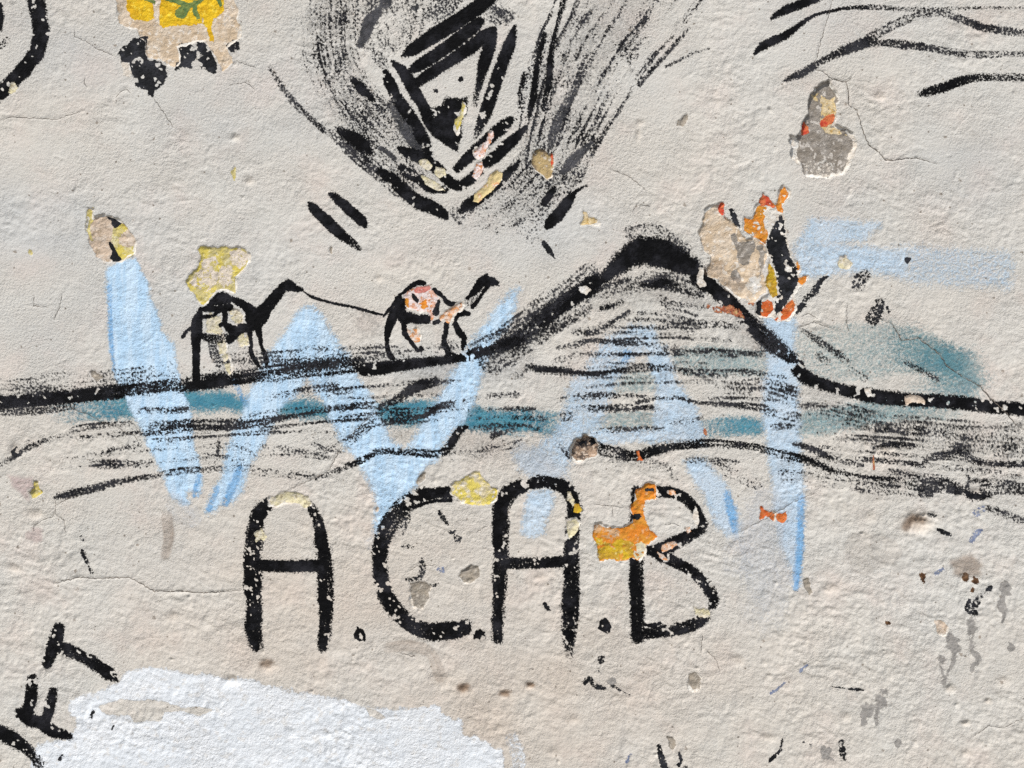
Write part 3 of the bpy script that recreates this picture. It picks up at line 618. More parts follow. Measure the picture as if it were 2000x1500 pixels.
F = lambda k: n0 + k
ex = [(F(0), F(4), tl, F(1)), (F(1), tl, trr, F(2)), (F(2), trr, F(5), F(3)), (F(4), F(6), bl, tl), (trr, br, F(7), F(5)),
      (F(6), F(8), F(9), bl), (bl, F(9), F(10), br), (br, F(10), F(11), F(7)),
      (F(12), F(0), F(3), F(13)), (F(12), F(14), F(8), F(0)), (F(3), F(11), F(15), F(13)), (F(13), F(15), F(14), F(12))]
co = np.vstack([co, np.array(fr)]); quads = np.vstack([quads, np.array(ex)])
tone = np.concatenate([TONE.ravel(), np.zeros(len(fr))])
me = build_mesh('plaster_wall', co, quads, MATS['wall'], [('tone', tone)])
wall = bpy.data.objects.new('plaster_wall', me); C.objects.link(wall)
wall['label'] = 'rough beige plaster wall, cracked and peeling, carrying all the graffiti'; wall['category'] = 'wall'; wall['kind'] = 'thing'

# ------------------------------------------------------------------ teal spray
tb = thing('sprayed_band', 'long soft teal spray band running behind the blue W', 'spray mark', (600, 830))
paint('spray_stretch', [S([(110,805,20,.10),(150,800,34,.30),(200,797,44,.55),(245,795,44,.75),(300,790,40,.5)],f=22,st=.05,wob=.8)], 'teal_spray', tb)
paint('spray_stretch', [S([(345,778,38,.75),(390,782,36,1.0),(440,785,32,1.0),(480,793,30,.9),(540,796,32,.9),(600,800,34,.95),(650,806,30,.75),(700,812,26,.6),(745,808,34,.8),(800,808,44,.85),(850,806,46,.75),(900,812,46,.8),(950,820,42,.95),(1000,822,38,1.0),(1040,825,38,.75),(1090,832,30,.3)],f=22,st=.06,wob=.8)], 'teal_spray', tb)
paint('spray_stretch', [S([(1160,830,24,.2),(1200,822,30,.4),(1260,824,28,.4),(1300,828,20,.25)],f=16,st=.06,wob=.8)], 'teal_pale', tb)
paint('spray_stretch', [S([(1370,835,24,.3),(1420,833,30,.55),(1460,832,30,.8),(1482,834,26,.6)],f=18,st=.06,wob=.8)], 'teal_spray', tb)
paint('spray_stretch', [S([(1560,830,36,.5),(1620,822,40,.55),(1680,812,40,.5),(1740,800,36,.5),(1800,798,30,.4),(1860,802,20,.2)],f=24,st=.06,wob=.8)], 'teal_pale', tb)
paint('spray_stretch', [S([(1560,700,70,.20),(1650,690,90,.28),(1740,680,80,.35),(1800,690,70,.5),(1850,710,60,.8)],f=40,st=.05,wob=1)], 'teal_pale', tb)
each('spray_stretch', [S([(1340,705,40,.35),(1420,705,46,.45),(1500,712,40,.3)],f=24,st=.05,wob=1), S([(1180,752,24,.3),(1250,745,30,.4),(1290,745,20,.3)],f=20,st=.05)], 'teal_pale', tb)
single('sprayed_spot', [S([(1760,680,30,.3),(1820,698,50,.55),(1865,712,60,.85),(1888,732,64,1.0),(1890,750,50,.8),(1840,765,40,.4),(1790,770,30,.2)],f=44,st=.06,wob=1.5)], 'teal_mid', 'soft teal spray spot at the end of the long crack beyond the dune', 'spray mark')
marks('rubbed_smudge', 'smudge', [S([(1010,690,60,.3),(940,720,50,.45),(860,738,50,.5),(800,745,40,.3)],f=30,st=.05), S([(560,750,40,.25),(640,745,50,.35)],f=30), S([(690,600,20,.15),(722,632,40,.45),(740,640,20,.3)],f=18), S([(880,850,30,.3),(930,870,40,.35),(1000,880,30,.25)],f=26),
    S([(1170,590,30,.3),(1250,570,40,.45),(1330,570,30,.4),(1380,585,20,.3)],f=26), S([(1440,640,24,.4),(1490,680,40,.55),(1530,705,30,.4)],f=24), S([(1590,760,24,.3),(1640,770,30,.3)],f=18), S([(770,850,30,.35),(800,860,30,.4)],f=20)], 'grey_haze', 'thin grey smudge of rubbed charcoal around the dune ridge', 'smudge')

# ------------------------------------------------------------------ blue lettering
bw = thing('painted_lettering', 'three huge pale blue brushed letters W, A and T across the dunes', 'graffiti', (1000, 1050))
paint('letter', [P([(212,520),(235,510),(262,503),(270,512),(278,535),(285,550),(292,570),(300,590),(305,602),(312,620),(315,635),(312,645),(325,660),(337,672),(340,690),(345,720),(352,750),(362,780),(372,810),(375,850),(380,880),(392,900),(396,930),(392,955),(385,975),(380,960),(372,956),(362,962),(370,985),(360,990),(345,978),(330,960),(318,930),(300,890),(285,860),(270,830),(255,800),(245,780),(232,750),(222,725),(218,700),(215,665),(214,640),(210,600),(207,570),(208,550),(208,530)],f=10,d=1.08),
    P([(402,1002),(412,975),(425,950),(435,930),(440,900),(445,870),(455,845),(470,815),(485,770),(500,740),(515,715),(525,690),(545,665),(565,635),(580,615),(595,602),(612,603),(618,640),(620,690),(605,735),(598,745),(575,775),(560,790),(545,810),(530,835),(515,865),(500,890),(488,910),(478,950),(462,975),(450,985),(440,990),(438,975),(430,985),(420,998)],f=16,d=1.02),
    P([(605,605),(625,612),(640,640),(660,668),(680,695),(695,730),(715,757),(735,798),(755,838),(765,862),(790,880),(815,868),(835,890),(850,897),(830,910),(822,930),(810,950),(790,970),(765,995),(745,1030),(733,1050),(728,1040),(735,982),(732,962),(712,920),(690,890),(672,870),(657,845),(640,815),(632,785),(620,765),(600,742),(590,690)],f=16,d=1.0),
    P([(790,880),(805,870),(825,830),(845,795),(862,765),(880,735),(900,700),(920,668),(950,630),(975,590),(1000,570),(1014,560),(1008,595),(990,640),(965,675),(945,715),(937,750),(925,790),(910,818),(880,850),(852,898),(835,895),(815,885)],f=20,d=0.95)], 'blue_paint', bw, 'wide blue letter W behind the camels')
paint('letter', [P([(1205,650),(1240,638),(1270,640),(1278,670),(1250,690),(1225,710),(1210,735),(1197,755),(1182,800),(1165,838),(1140,850),(1120,870),(1112,895),(1105,925),(1080,940),(1040,930),(1015,915),(1005,890),(1050,870),(1080,855),(1095,830),(1108,800),(1113,765),(1120,742),(1145,722),(1165,692),(1180,670)],f=26,d=0.72),
    P([(1240,640),(1275,645),(1285,665),(1305,690),(1320,740),(1340,770),(1360,800),(1372,840),(1375,870),(1330,862),(1315,850),(1275,838),(1280,800),(1283,750),(1268,720),(1265,690)],f=20,d=0.85), P([(1150,840),(1375,836),(1372,860),(1150,866)],f=16,d=0.72),
    P([(1335,900),(1375,895),(1395,920),(1418,945),(1425,975),(1440,1010),(1447,1040),(1440,1050),(1415,1045),(1400,1020),(1385,990),(1370,960),(1345,925)],f=16,d=0.92), P([(1035,960),(1075,955),(1082,980),(1070,1010),(1060,1040),(1030,1050),(1018,1040),(1025,1000)],f=16,d=0.85)], 'blue_thin', bw, 'faded blue letter A over the dune hatching')
paint('letter', [P([(1495,620),(1550,625),(1552,700),(1558,760),(1562,840),(1565,900),(1570,960),(1570,1000),(1568,1060),(1567,1100),(1560,1145),(1552,1152),(1548,1120),(1535,1095),(1520,1060),(1513,1000),(1508,940),(1500,880),(1490,820),(1492,760),(1500,700),(1490,660)],f=18,d=0.92),
    P([(1585,432),(1625,430),(1680,436),(1715,440),(1700,452),(1690,465),(1650,470),(1620,478),(1555,490),(1552,480),(1575,450)],f=24,d=0.7),
    P([(1550,482),(1600,475),(1660,482),(1720,485),(1770,490),(1770,545),(1700,528),(1640,532),(1600,540),(1565,540),(1555,520)],f=26,d=0.75), P([(1750,488),(1820,492),(1900,495),(1965,500),(1970,530),(1965,553),(1920,550),(1860,545),(1780,545)],f=40,d=0.45)], 'blue_thin', bw, 'faded blue letter T beyond the dune')
each('brush_edge', [S([(440,985,10,.5),(455,950,14,.9),(468,915,10,.5)],f=8), S([(408,995,8,.6),(425,955,8,.6)],f=6), S([(378,970,6,.6),(388,930,8,.5)],f=6), S([(214,560,6,.4),(216,640,5,.5),(222,720,5,.4)],f=7), S([(1420,965,10,.5),(1428,1000,14,.8),(1435,1035,10,.5)],f=10), S([(1564,970,8,.4),(1563,1040,14,.8),(1560,1100,14,1.),(1555,1148,9,.9)],f=9), S([(1225,690,12,.5),(1220,705,10,.4)],f=8), S([(455,740,8,.5),(480,790,6,.4)],f=8)], 'blue_deep', bw)

marks('rubbed_white', 'smear', [S([(1500,990,60,.5),(1490,1060,90,.6),(1500,1130,80,.45),(1500,1200,50,.2)],f=50,wob=2), S([(1030,890,50,.5),(1060,915,50,.6),(1095,930,30,.5)],f=28,wob=2), S([(1440,1060,30,.4),(1440,1100,40,.35)],f=30,wob=2), S([(345,985,30,.4),(370,1010,30,.4)],f=24,wob=2), S([(730,1040,16,.5),(728,1070,14,.3)],f=14,wob=2)], 'white_haze', 'chalky white rubbed paint at the feet of the blue letters', 'smudge')
# ------------------------------------------------------------------ whitewash
single('whitewash_patch', [P([(55,1600),(62,1480),(70,1452),(100,1444),(137,1440),(147,1418),(135,1390),(137,1368),(155,1357),(205,1350),(225,1335),(250,1315),(275,1308),(320,1307),(365,1312),(410,1318),(460,1325),(500,1330),(560,1345),(620,1355),(680,1370),(710,1378),(745,1382),(790,1382),(830,1384),(855,1385),(870,1397),(885,1405),(905,1400),(902,1420),(900,1435),(935,1440),(965,1455),(980,1470),(985,1490),(990,1600)],f=9,d=1.15,wob=1.2),
    P([(190,1380),(240,1366),(300,1368),(380,1383),(420,1385),(390,1394),(320,1386),(310,1405),(262,1410),(250,1398),(200,1392)],f=8,hole=True), P([(708,1378),(735,1386),(758,1404),(725,1400)],f=4,hole=True), P([(112,1405),(146,1400),(146,1420),(140,1428),(118,1420)],f=8,hole=True)],
    'whitewash', 'big cool white overpainted area along the bottom edge', 'overpaint')
single('whitewash_smear', [S([(1000,1445,20,.45),(1012,1480,24,.5),(1010,1530,24,.5)],f=16)], 'whitewash', 'thin white smear just past the end of the white overpaint', 'overpaint')

# ------------------------------------------------------------------ black drawing: ring, arcs, eye
rg = thing('painted_ring', 'thick black ring cut off by the upper corner beside the yellow patch', 'graffiti', (60, 200))
paint('ring_stroke', [S([(55,-60,30.8),(64,-20,35.2),(72,10,35.2),(77,38,30.8),(80,62,33.0),(76,85,28.6),(70,105,30.8),(56,123,28.6),(42,140,30.8),(22,160,28.6),(5,176,28.6),(-25,198,28.6),(-70,215,26.4)],f=6,fl=0.03)], 'black_paint', rg)
paint('inner_stroke', [S([(0,10,11.0),(2,30,11.0),(1,58,6.6)],f=5), S([(2,90,11.0,.5),(14,78,8.8,.4)],f=8)], 'black_paint', rg)
G5 = 'black curved strokes in the upper corner'
single('painted_stroke', [S([(1506,38,4),(1515,30,10),(1535,20,18),(1560,10,18),(1590,-2,16),(1640,-25,12)],f=6)], 'black_paint', 'short thick black stroke at the top edge, above the curved strokes', 'graffiti', G5)
single('painted_stroke', [S([(1474,104,8),(1490,90,16),(1510,80,18),(1535,68,15),(1560,50,10),(1590,30,7),(1625,21,6),(1665,15,6,.8),(1715,15,9,.55),(1760,18,7,.45),(1830,18,6,.45),(1900,16,5,.4),(2000,15,4,.35)],f=5)], 'black_paint', 'long black curved stroke starting thick and thinning out along the top edge', 'graffiti', G5)
single('painted_stroke', [S([(1532,158,6,.8),(1550,150,12,.8),(1570,142,14,.9),(1585,132,14,.9),(1600,122,10,.55),(1640,102,16,.65),(1670,90,20,.9),(1690,82,20,.85),(1710,68,14,.45),(1740,50,16,.4),(1770,38,16,.38),(1800,28,16,.4),(1835,25,14,.5),(1860,32,14,.5),(1890,42,14,.65),(1915,52,14,.75),(1950,58,14,.6),(2040,70,14,.55)],f=8)], 'black_scribble', 'dry black arched stroke rising from above the grey peeled patch', 'graffiti', G5)
single('painted_stroke', [S([(1690,85,14,.5),(1730,85,12,.6),(1760,88,14,.65),(1790,90,14,.6),(1830,96,12,.55),(1880,104,12,.5),(1930,106,10,.45),(2040,105,8,.4)],f=7)], 'black_scribble', 'faint dotted black stroke branching below the arched stroke', 'graffiti', G5)
single('painted_stroke', [S([(1793,184,8,.5),(1810,180,16,.75),(1840,172,18,.95),(1870,160,18,.85),(1905,152,14,.65),(1960,150,12,.5),(2040,152,14,.55)],f=7)], 'black_paint', 'lowest black curved stroke, short and running off the edge', 'graffiti', G5)

ey = thing('painted_eye', 'black triangular eye with a dark pupil inside a whirl of scribbles', 'graffiti', (900, 440))
r3 = np.random.default_rng(5)
def lerp_curve(a, b, t): return [(x0 + (x1 - x0) * t, y0 + (y1 - y0) * t) for (x0, y0), (x1, y1) in zip(a, b)]
def strands(a, b, n, wlo, whi, dlo, dhi, jit, cut=0.25):
    out = []
    for k in range(n):
        t = (k + r3.uniform(0, 1)) / n; cu = lerp_curve(a, b, t); m = len(cu)
        i0 = int(r3.uniform(0, cut) * m) if r3.random() < 0.5 else 0; i1 = m - (int(r3.uniform(0, cut) * m) if r3.random() < 0.5 else 0)
        cu = cu[i0:max(i1, i0 + 3)]; w_ = r3.uniform(wlo, whi); d_ = r3.uniform(dlo, dhi); off = r3.uniform(-jit, jit)
        out.append(S([(x + off + r3.uniform(-2, 2), y + off * 0.4, w_ * r3.uniform(.7, 1.25), d_ + r3.uniform(-.12, .12)) for (x, y) in cu], f=7, st=.24, wob=.6))
    return out
LA = [(594,-60),(595,0),(598,45),(603,95),(616,150),(642,208),(682,262),(732,312),(790,368)]; LB = [(705,-60),(694,0),(690,50),(694,100),(714,148),(748,192),(782,232),(808,262),(832,296)]
paint('haze', [S([(x, y, 60, .30) for (x, y) in lerp_curve(LA, LB, .5)], f=50, wob=1.5), S([(x, y, 90, .34) for (x, y) in lerp_curve([(1000,345),(1004,285),(1010,225),(1020,165),(1034,110),(1050,62),(1066,20),(1090,-60)], [(1128,355),(1158,295),(1192,238),(1226,182),(1260,130),(1300,80),(1342,35),(1410,-60)], .45)], f=70, wob=1.5), S([(900,420,30,.2),(1000,390,60,.32),(1090,330,60,.34)], f=50, wob=1.5)], 'grey_haze', ey)
paint('scribble', strands(LA, LB, 9, 2.5, 6.5, .12, .62, 6), 'black_scribble', ey)
paint('scribble', strands(LA, LB, 9, 2.5, 6.5, .12, .62, 6), 'black_scribble', ey)
paint('scribble', [S([(x, y, w_, d_) for (x, y) in cu], f=18, st=.2) for cu, w_, d_ in ((LA, 30, .08), (lerp_curve(LA, LB, .35), 34, .10), (lerp_curve(LA, LB, .7), 36, .10))], 'black_scribble', ey)
paint('scribble', [S([(525,130,5,.5),(550,170,8,.55),(580,205,11,.5),(620,240,13,.5),(660,270,14,.5),(700,300,20,.5),(735,335,26,.55),(780,372,24,.5)],f=8,st=.24), S([(640,255,8,.5),(670,285,14,.5),(705,315,18,.5),(745,345,22,.55)],f=9,st=.24)], 'black_scribble', ey)
paint('scribble', [S([(700,-60,70,.34),(715,10,80,.28),(722,70,50,.26),(745,105,40,.22)],f=22,st=.2), S([(770,-40,60,.27),(790,20,70,.20),(780,70,50,.16)],f=26,st=.2), S([(830,-40,40,.42),(880,-5,40,.40),(845,25,24,.30)],f=20,st=.2), S([(945,-10,30,.5),(960,20,40,.45),(985,30,30,.4)],f=14,st=.2), S([(765,245,30,.35),(790,275,34,.35),(800,300,20,.3)],f=16)], 'black_scribble', ey)
GA = [(1000,345),(1004,285),(1010,225),(1020,165),(1034,110),(1050,62),(1066,20),(1090,-60)]; GB = [(1128,355),(1158,295),(1192,238),(1226,182),(1260,130),(1300,80),(1342,35),(1410,-60)]
for grp in range(3): paint('scribble', strands(GA, GB, 7, 2.5, 6.5, .12, .62, 8, .5), 'black_scribble', ey)
paint('scribble', [S([(x, y, w_, d_) for (x, y) in lerp_curve(GA, GB, t)], f=20, st=.2) for t, w_, d_ in ((.1, 30, .08), (.34, 36, .13), (.55, 40, .10), (.78, 30, .06))], 'black_scribble', ey)
paint('scribble', [S([(1385,95,4,.5),(1355,102,5,.5),(1325,118,5,.5),(1300,130,5,.4)],f=4), S([(1345,55,6,.55),(1310,95,7,.6),(1270,140,8,.55),(1250,165,10,.6)],f=6,st=.2)], 'black_scribble', ey)
LC = [(880,440),(930,405),(985,360),(1030,315),(1062,270),(1085,225)]; LD = [(1050,470),(1075,440),(1105,398),(1130,350),(1150,305),(1170,262)]
paint('scribble', strands(LC, LD, 12, 3, 7, .10, .50, 5, .3), 'black_scribble', ey)
paint('scribble', [S([(910,430,20,0.12),(960,390,40,0.18),(1010,345,50,0.24),(1060,290,40,0.23)],f=16,st=.24), S([(960,432,24,0.16),(1005,405,44,0.26),(1050,365,44,0.26),(1100,310,40,0.22)],f=16,st=.24), S([(1005,450,20,0.18),(1040,425,34,0.28),(1075,390,30,0.22),(1120,340,30,0.18)],f=14,st=.24), S([(1035,470,12,0.30),(1060,440,20,0.20)],f=10), S([(900,425,24,0.40),(890,415,20,0.40)],f=10)], 'black_scribble', ey)
each('smear', [S([(703,88,14),(715,62,22),(722,40,24),(738,22,18)],f=6), S([(752,5,22,.9),(760,-20,20)],f=8), S([(810,15,12,.8),(815,10,8)],f=6)], 'charcoal_smear', ey)
each('smear', [S([(1098,338,10,.9),(1115,318,22,.85),(1135,298,14,.85),(1155,280,8,.6)],f=9), S([(1075,285,12,.6),(1085,250,18,.72),(1100,215,16,.6),(1120,180,12,.5)],f=9), S([(772,205,30,.75),(795,250,34,.8),(815,290,20,.8)],f=9), S([(742,288,8,.9),(758,298,10,1.),(772,310,6,.9)],f=5)], 'charcoal_smear', ey)
RAYS = [
 [S([(787,108,6.7),(805,98,24.6),(850,68,30.2),(900,36,30.2),(935,12,30.2),(965,-14,26.9),(1000,-60,24.6)],f=6)],
 [S([(803,137,11.2),(815,130,22.4),(850,108,25.8),(890,80,25.8),(920,56,25.8),(937,41,17.9)],f=6)],
 [S([(812,163,17.9),(840,145,22.4),(880,118,23.5),(915,95,25.8),(945,70,24.6),(963,58,15.7)],f=6), S([(963,62,15.7),(956,90,24.6),(946,120,24.6),(939,150,15.7,.9),(932,180,11.2,.6),(928,205,9.0,.35)],f=6), S([(767,120,7.8),(785,138,20.2),(797,155,26.9),(806,175,24.6),(820,195,22.4),(830,215,22.4),(838,235,24.6),(855,258,22.4),(875,275,17.9),(891,290,9.0)],f=6)],
 [S([(753,140,11.2),(760,160,22.4),(775,190,23.5),(795,220,25.8),(812,245,26.9),(828,275,24.6),(838,296,15.7)],f=6,fl=0.03)],
 [S([(1004,52,9.0),(995,85,24.6),(982,120,24.6),(970,155,24.6),(958,190,24.6),(947,225,22.4,.9),(935,250,15.7,.7),(928,268,6.7,.5)],f=6,fl=0.02)],
 [S([(779,289,9.0),(800,300,24.6),(830,312,24.6),(855,330,24.6),(875,352,20.2),(895,362,20.2),(915,352,20.2),(935,335,17.9)],f=6,fl=0.05)],
 [S([(892,330,15.7),(915,308,22.4),(940,285,22.4),(965,262,24.6),(985,245,24.6),(998,232,11.2)],f=6,fl=0.03)],
 [S([(945,322,15.7),(965,308,24.6),(990,285,24.6),(1010,265,17.9),(1028,247,6.7)],f=6,fl=0.02)],
 [S([(783,327,15.7),(800,340,20.2),(820,352,17.9),(840,365,20.2),(868,370,13.4)],f=6,fl=0.06)],
 [S([(742,335,15.7),(765,350,24.6),(790,373,26.9),(815,393,29.1),(845,405,26.9),(868,418,17.9),(872,426,6.7)],f=7,fl=0.08)],
 [S([(900,412,11.2,.8),(915,400,24.6,.9),(935,388,22.4),(955,372,22.4),(975,355,20.2),(990,340,17.9),(1005,325,13.4),(1013,315,6.7)],f=8,fl=0.03)],
 [S([(690,155,11.2),(705,172,20.2),(727,194,11.2)],f=8,d=1.0)], [S([(660,255,13.4),(690,270,29.1),(710,285,29.1),(724,298,11.2)],f=14,d=.95)],
 [S([(1068,443,11.2),(1074,436,20.2),(1088,422,24.6),(1106,398,22.4),(1125,374,6.7),(1146,362,4.5,.7)],f=4)], [S([(1062,397,13.4),(1075,380,15.7),(1082,368,9.0)],f=5)],
 [S([(1034,222,9.0,.8),(1042,190,13.4,.95),(1046,150,12.3,.9),(1052,110,11.2,.75),(1062,66,10.1,.6)],f=6,st=.2)], [S([(1062,212,10.1,.8),(1072,160,12.3,.9),(1077,100,10.1,.75),(1088,45,9.0,.6),(1104,-10,11.2,.9)],f=6,st=.2)], [S([(1016,208,6.7,.6),(1018,175,11.2,.8),(1024,145,9.0,.7)],f=6,st=.2)],
 [S([(604,396,5.6),(612,407,17.9),(640,433,24.6),(660,453,22.4),(680,468,15.7,.8),(702,485,9.0,.5)],f=5)], [S([(645,379,9.0),(655,386,15.7),(680,408,20.2),(705,430,20.2),(713,441,9.0)],f=5)]]
for pr in RAYS: paint('ray', pr, 'black_paint', ey)
paint('pupil', [P([(834,212),(862,205),(872,188),(885,192),(905,190),(918,182),(912,205),(905,230),(900,260),(892,287),(870,272),(850,250)],f=9,d=1.08,fl=0.01)], 'black_paint', ey)
for (u, v) in ((900, 155), (851, 177)): paint('fleck', [B(u, v, 5, 5, f=3)], 'black_paint', ey)

# ------------------------------------------------------------------ camels and rope
cm = thing('painted_camel', 'black painted camel behind, nose tied to the rope, below the yellow patch', 'painted camel', (440, 740), 'black camels on the ground line')
kw = dict(f=5, wob=0.3)
paint('hump', [P([(402,600),(407,589),(416,580),(424,572),(435,570),(444,572),(452,579),(456,585),(449,593),(438,596),(424,597),(413,597),(406,600)],**kw), S([(455,585,12.2),(466,590,15.9),(477,597,17.1),(488,604,18.3),(498,612,17.1)],f=4)], 'black_paint', cm)
paint('neck', [S([(500,622,41.5),(508,616,34.2),(520,602,26.8),(533,585,23.2),(545,570,20.7),(556,558,18.3)],f=4,d=1.0), P([(480,604),(494,607),(508,604),(522,608),(528,614),(519,627),(507,636),(501,645),(487,648),(481,636),(484,628),(479,620)],**kw)], 'black_paint', cm)
paint('head', [P([(554,551),(561,543),(570,548),(581,557),(592,562),(597,572),(586,570),(575,569),(564,568),(556,566)],**kw)], 'black_paint', cm)
paint('leg', [S([(392,604,8.5),(389,617,15.9),(385,628,22.0),(384,642,23.2),(383,656,22.0),(382,670,17.1),(383,684,14.6),(383,705,13.4),(383,726,14.6),(384,740,18.3)],f=4)], 'black_paint', cm)
paint('tail', [S([(376,641,9.8),(366,645,6.1),(357,658,6.1)],f=3,wob=.2)], 'black_paint', cm)
paint('leg', [S([(416,668,17.1,.5),(418,690,18.3,.6),(427,712,12.2,.45)],f=8)], 'black_scribble', cm)
paint('leg', [S([(487,648,12.2),(489,667,9.8),(490,684,8.5),(493,696,9.8),(501,708,8.5),(506,715,6.1)],f=3,wob=.2)], 'black_paint', cm)
paint('leg', [S([(503,640,14.6),(508,658,9.8),(510,674,7.3,.9),(515,687,8.5),(520,702,9.8),(521,713,6.1)],f=3,wob=.2)], 'black_paint', cm)
cf = thing('painted_camel', 'black painted camel in front with the red and orange scrap on its hump', 'painted camel', (840, 700), 'black camels on the ground line')
paint('tail', [S([(775,582,8.5),(768,596,8.5),(758,607,7.3),(749,618,4.9)],f=3,wob=.2)], 'black_paint', cf)
paint('hump', [S([(776,583,9.8),(786,575,9.8),(796,565,8.5),(807,557,9.8),(817,552,11.0),(828,553,11.0)],f=3,wob=.2), S([(847,566,9.8),(856,572,9.8),(866,580,8.5),(873,590,11.0),(881,594,9.8),(891,592,6.1)],f=3,wob=.2)], 'black_paint', cf)
paint('body', [P([(769,586),(780,582),(787,582),(790,604),(798,610),(810,612),(821,617),(826,614),(838,615),(838,632),(821,631),(804,629),(789,636),(782,631),(776,624),(770,615),(768,598)],**kw), S([(856,588,9.8),(853,600,12.2),(853,612,11.0)],f=3,wob=.2), S([(884,630,11.0),(890,618,12.2),(902,611,12.2),(915,613,8.5)],f=3,wob=.2), S([(849,630,9.8),(858,627,9.8)],f=3,wob=.2)], 'black_paint', cf)
paint('leg', [S([(770,612,20.7),(764,628,19.5),(758,643,15.9),(756,657,11.0),(756,671,9.8),(758,685,9.8),(763,696,11.0),(768,700,9.8)],f=3,wob=.2)], 'black_paint', cf)
paint('leg', [S([(789,634,11.0),(791,652,12.2),(798,662,8.5),(807,673,8.5),(816,685,6.1)],f=3,wob=.2), B(823,682,5,5,f=3)], 'black_paint', cf)
paint('leg', [S([(872,632,11.0),(871,646,11.0),(867,660,9.8),(868,671,11.0),(874,684,11.0),(877,699,12.2)],f=3,wob=.2)], 'black_paint', cf)
paint('leg', [S([(888,632,11.0),(898,649,12.2),(905,660,12.2),(905,674,11.0),(908,688,9.8),(914,691,8.5)],f=3,wob=.2,fl=.02)], 'black_paint', cf)
paint('neck', [S([(912,583,4.9),(923,573,11.0),(933,562,15.9),(939,553,18.3)],f=3,wob=.2), S([(922,600,8.5),(936,584,6.1),(943,572,8.5),(951,560,9.8)],f=3,wob=.2), S([(914,590,12.2,.4),(930,575,12.2,.4)],f=6)], 'black_paint', cf)
paint('head', [P([(934,554),(940,542),(949,533),(957,540),(966,542),(975,552),(975,559),(966,558),(958,558),(950,562),(941,560)],**kw)], 'black_paint', cf)
single('painted_rope', [S([(592,568,5),(600,574,5),(615,582,5),(635,588,6),(660,594,6),(690,600,6),(720,608,7),(735,612,7),(750,615,5)],f=3,wob=.25,d=1.0)], 'black_paint', 'thin black rope line drooping from the rear camel to the tail of the front one', 'painted rope')

# ------------------------------------------------------------------ dunes
dn = thing('painted_dune', 'tall black-ridged dune with a long black ground line on both sides', 'graffiti', (1000, 800))
paint('ground_line', [S([(-60,790,24),(0,786,26),(60,782,26),(120,776,26),(180,770,28),(232,766,28)],f=7,fl=.01)], 'black_paint', dn)
paint('ground_line', [S([(228,765,24,.75),(270,760,22,.55),(320,754,22,.55),(380,748,26,.75),(430,742,28,.85),(480,738,26,.8),(540,728,30,.6),(600,722,32,.58),(660,715,32,.55),(700,712,26,.6)],f=14,st=.22)], 'black_paint', dn)
paint('ground_line', [S([(696,718,8),(712,722,27),(760,717,25),(800,711,21),(850,705,17),(890,700,17),(908,695,8)],f=7,fl=.01)], 'black_paint', dn)
paint('dry_band', [S([(-60,768,40,.28),(60,758,46,.26),(150,752,40,.28),(230,745,40,.28),(350,735,40,.26)],f=22,st=.2), S([(-60,803,20,.5),(60,800,18,.5),(140,792,12,.4)],f=10), S([(450,715,40,.30),(550,705,40,.40),(640,700,36,.42),(700,695,30,.40),(800,690,26,.40),(880,682,24,.42)],f=20,st=.2)], 'black_scribble', dn)
paint('ridge', [S([(880,700,16,.6),(920,693,22,.8),(960,680,24,.85),(1000,666,26,.95),(1040,638,28,1.),(1080,610,30,1.05),(1110,588,34),(1140,570,34),(1160,550,34)],f=11,fl=.02,st=.16), P([(1140,575),(1165,545),(1190,510),(1215,483),(1240,466),(1268,460),(1295,464),(1320,476),(1345,494),(1370,515),(1378,535),(1374,550),(1350,542),(1320,530),(1290,522),(1260,518),(1235,524),(1210,538),(1185,554),(1160,575)],f=16), S([(1365,540,40),(1395,566,28),(1420,585,30),(1440,602,24,.9),(1460,625,26,.9),(1485,650,30,.85),(1510,674,28,.75),(1540,696,24,.75),(1560,712,20,1.)],f=10,fl=.05,st=.16)], 'black_paint', dn)
paint('dry_band', [S([(930,680,30,.4),(1000,645,30,.42),(1060,600,34,.42),(1110,565,30,.42),(1150,530,26,.4)],f=18,st=.2), S([(960,705,40,.45),(1020,675,36,.48),(1080,635,30,.45),(1140,600,24,.4)],f=18,st=.2), S([(1180,570,24,.5),(1230,555,30,.5),(1300,550,30,.5),(1360,568,24,.45)],f=16,st=.2), S([(1480,640,40,.5),(1520,680,36,.5)],f=16,st=.2), S([(1230,455,20,.4),(1280,448,16,.3),(1340,485,14,.4)],f=14)], 'black_scribble', dn)
paint('ground_line', [S([(1556,722,24),(1580,740,26,1.),(1615,753,22,.95),(1650,762,22),(1700,772,26),(1760,780,27),(1820,783,25),(1880,787,27),(1950,795,25),(2060,803,25)],f=9,fl=.03)], 'black_paint', dn)
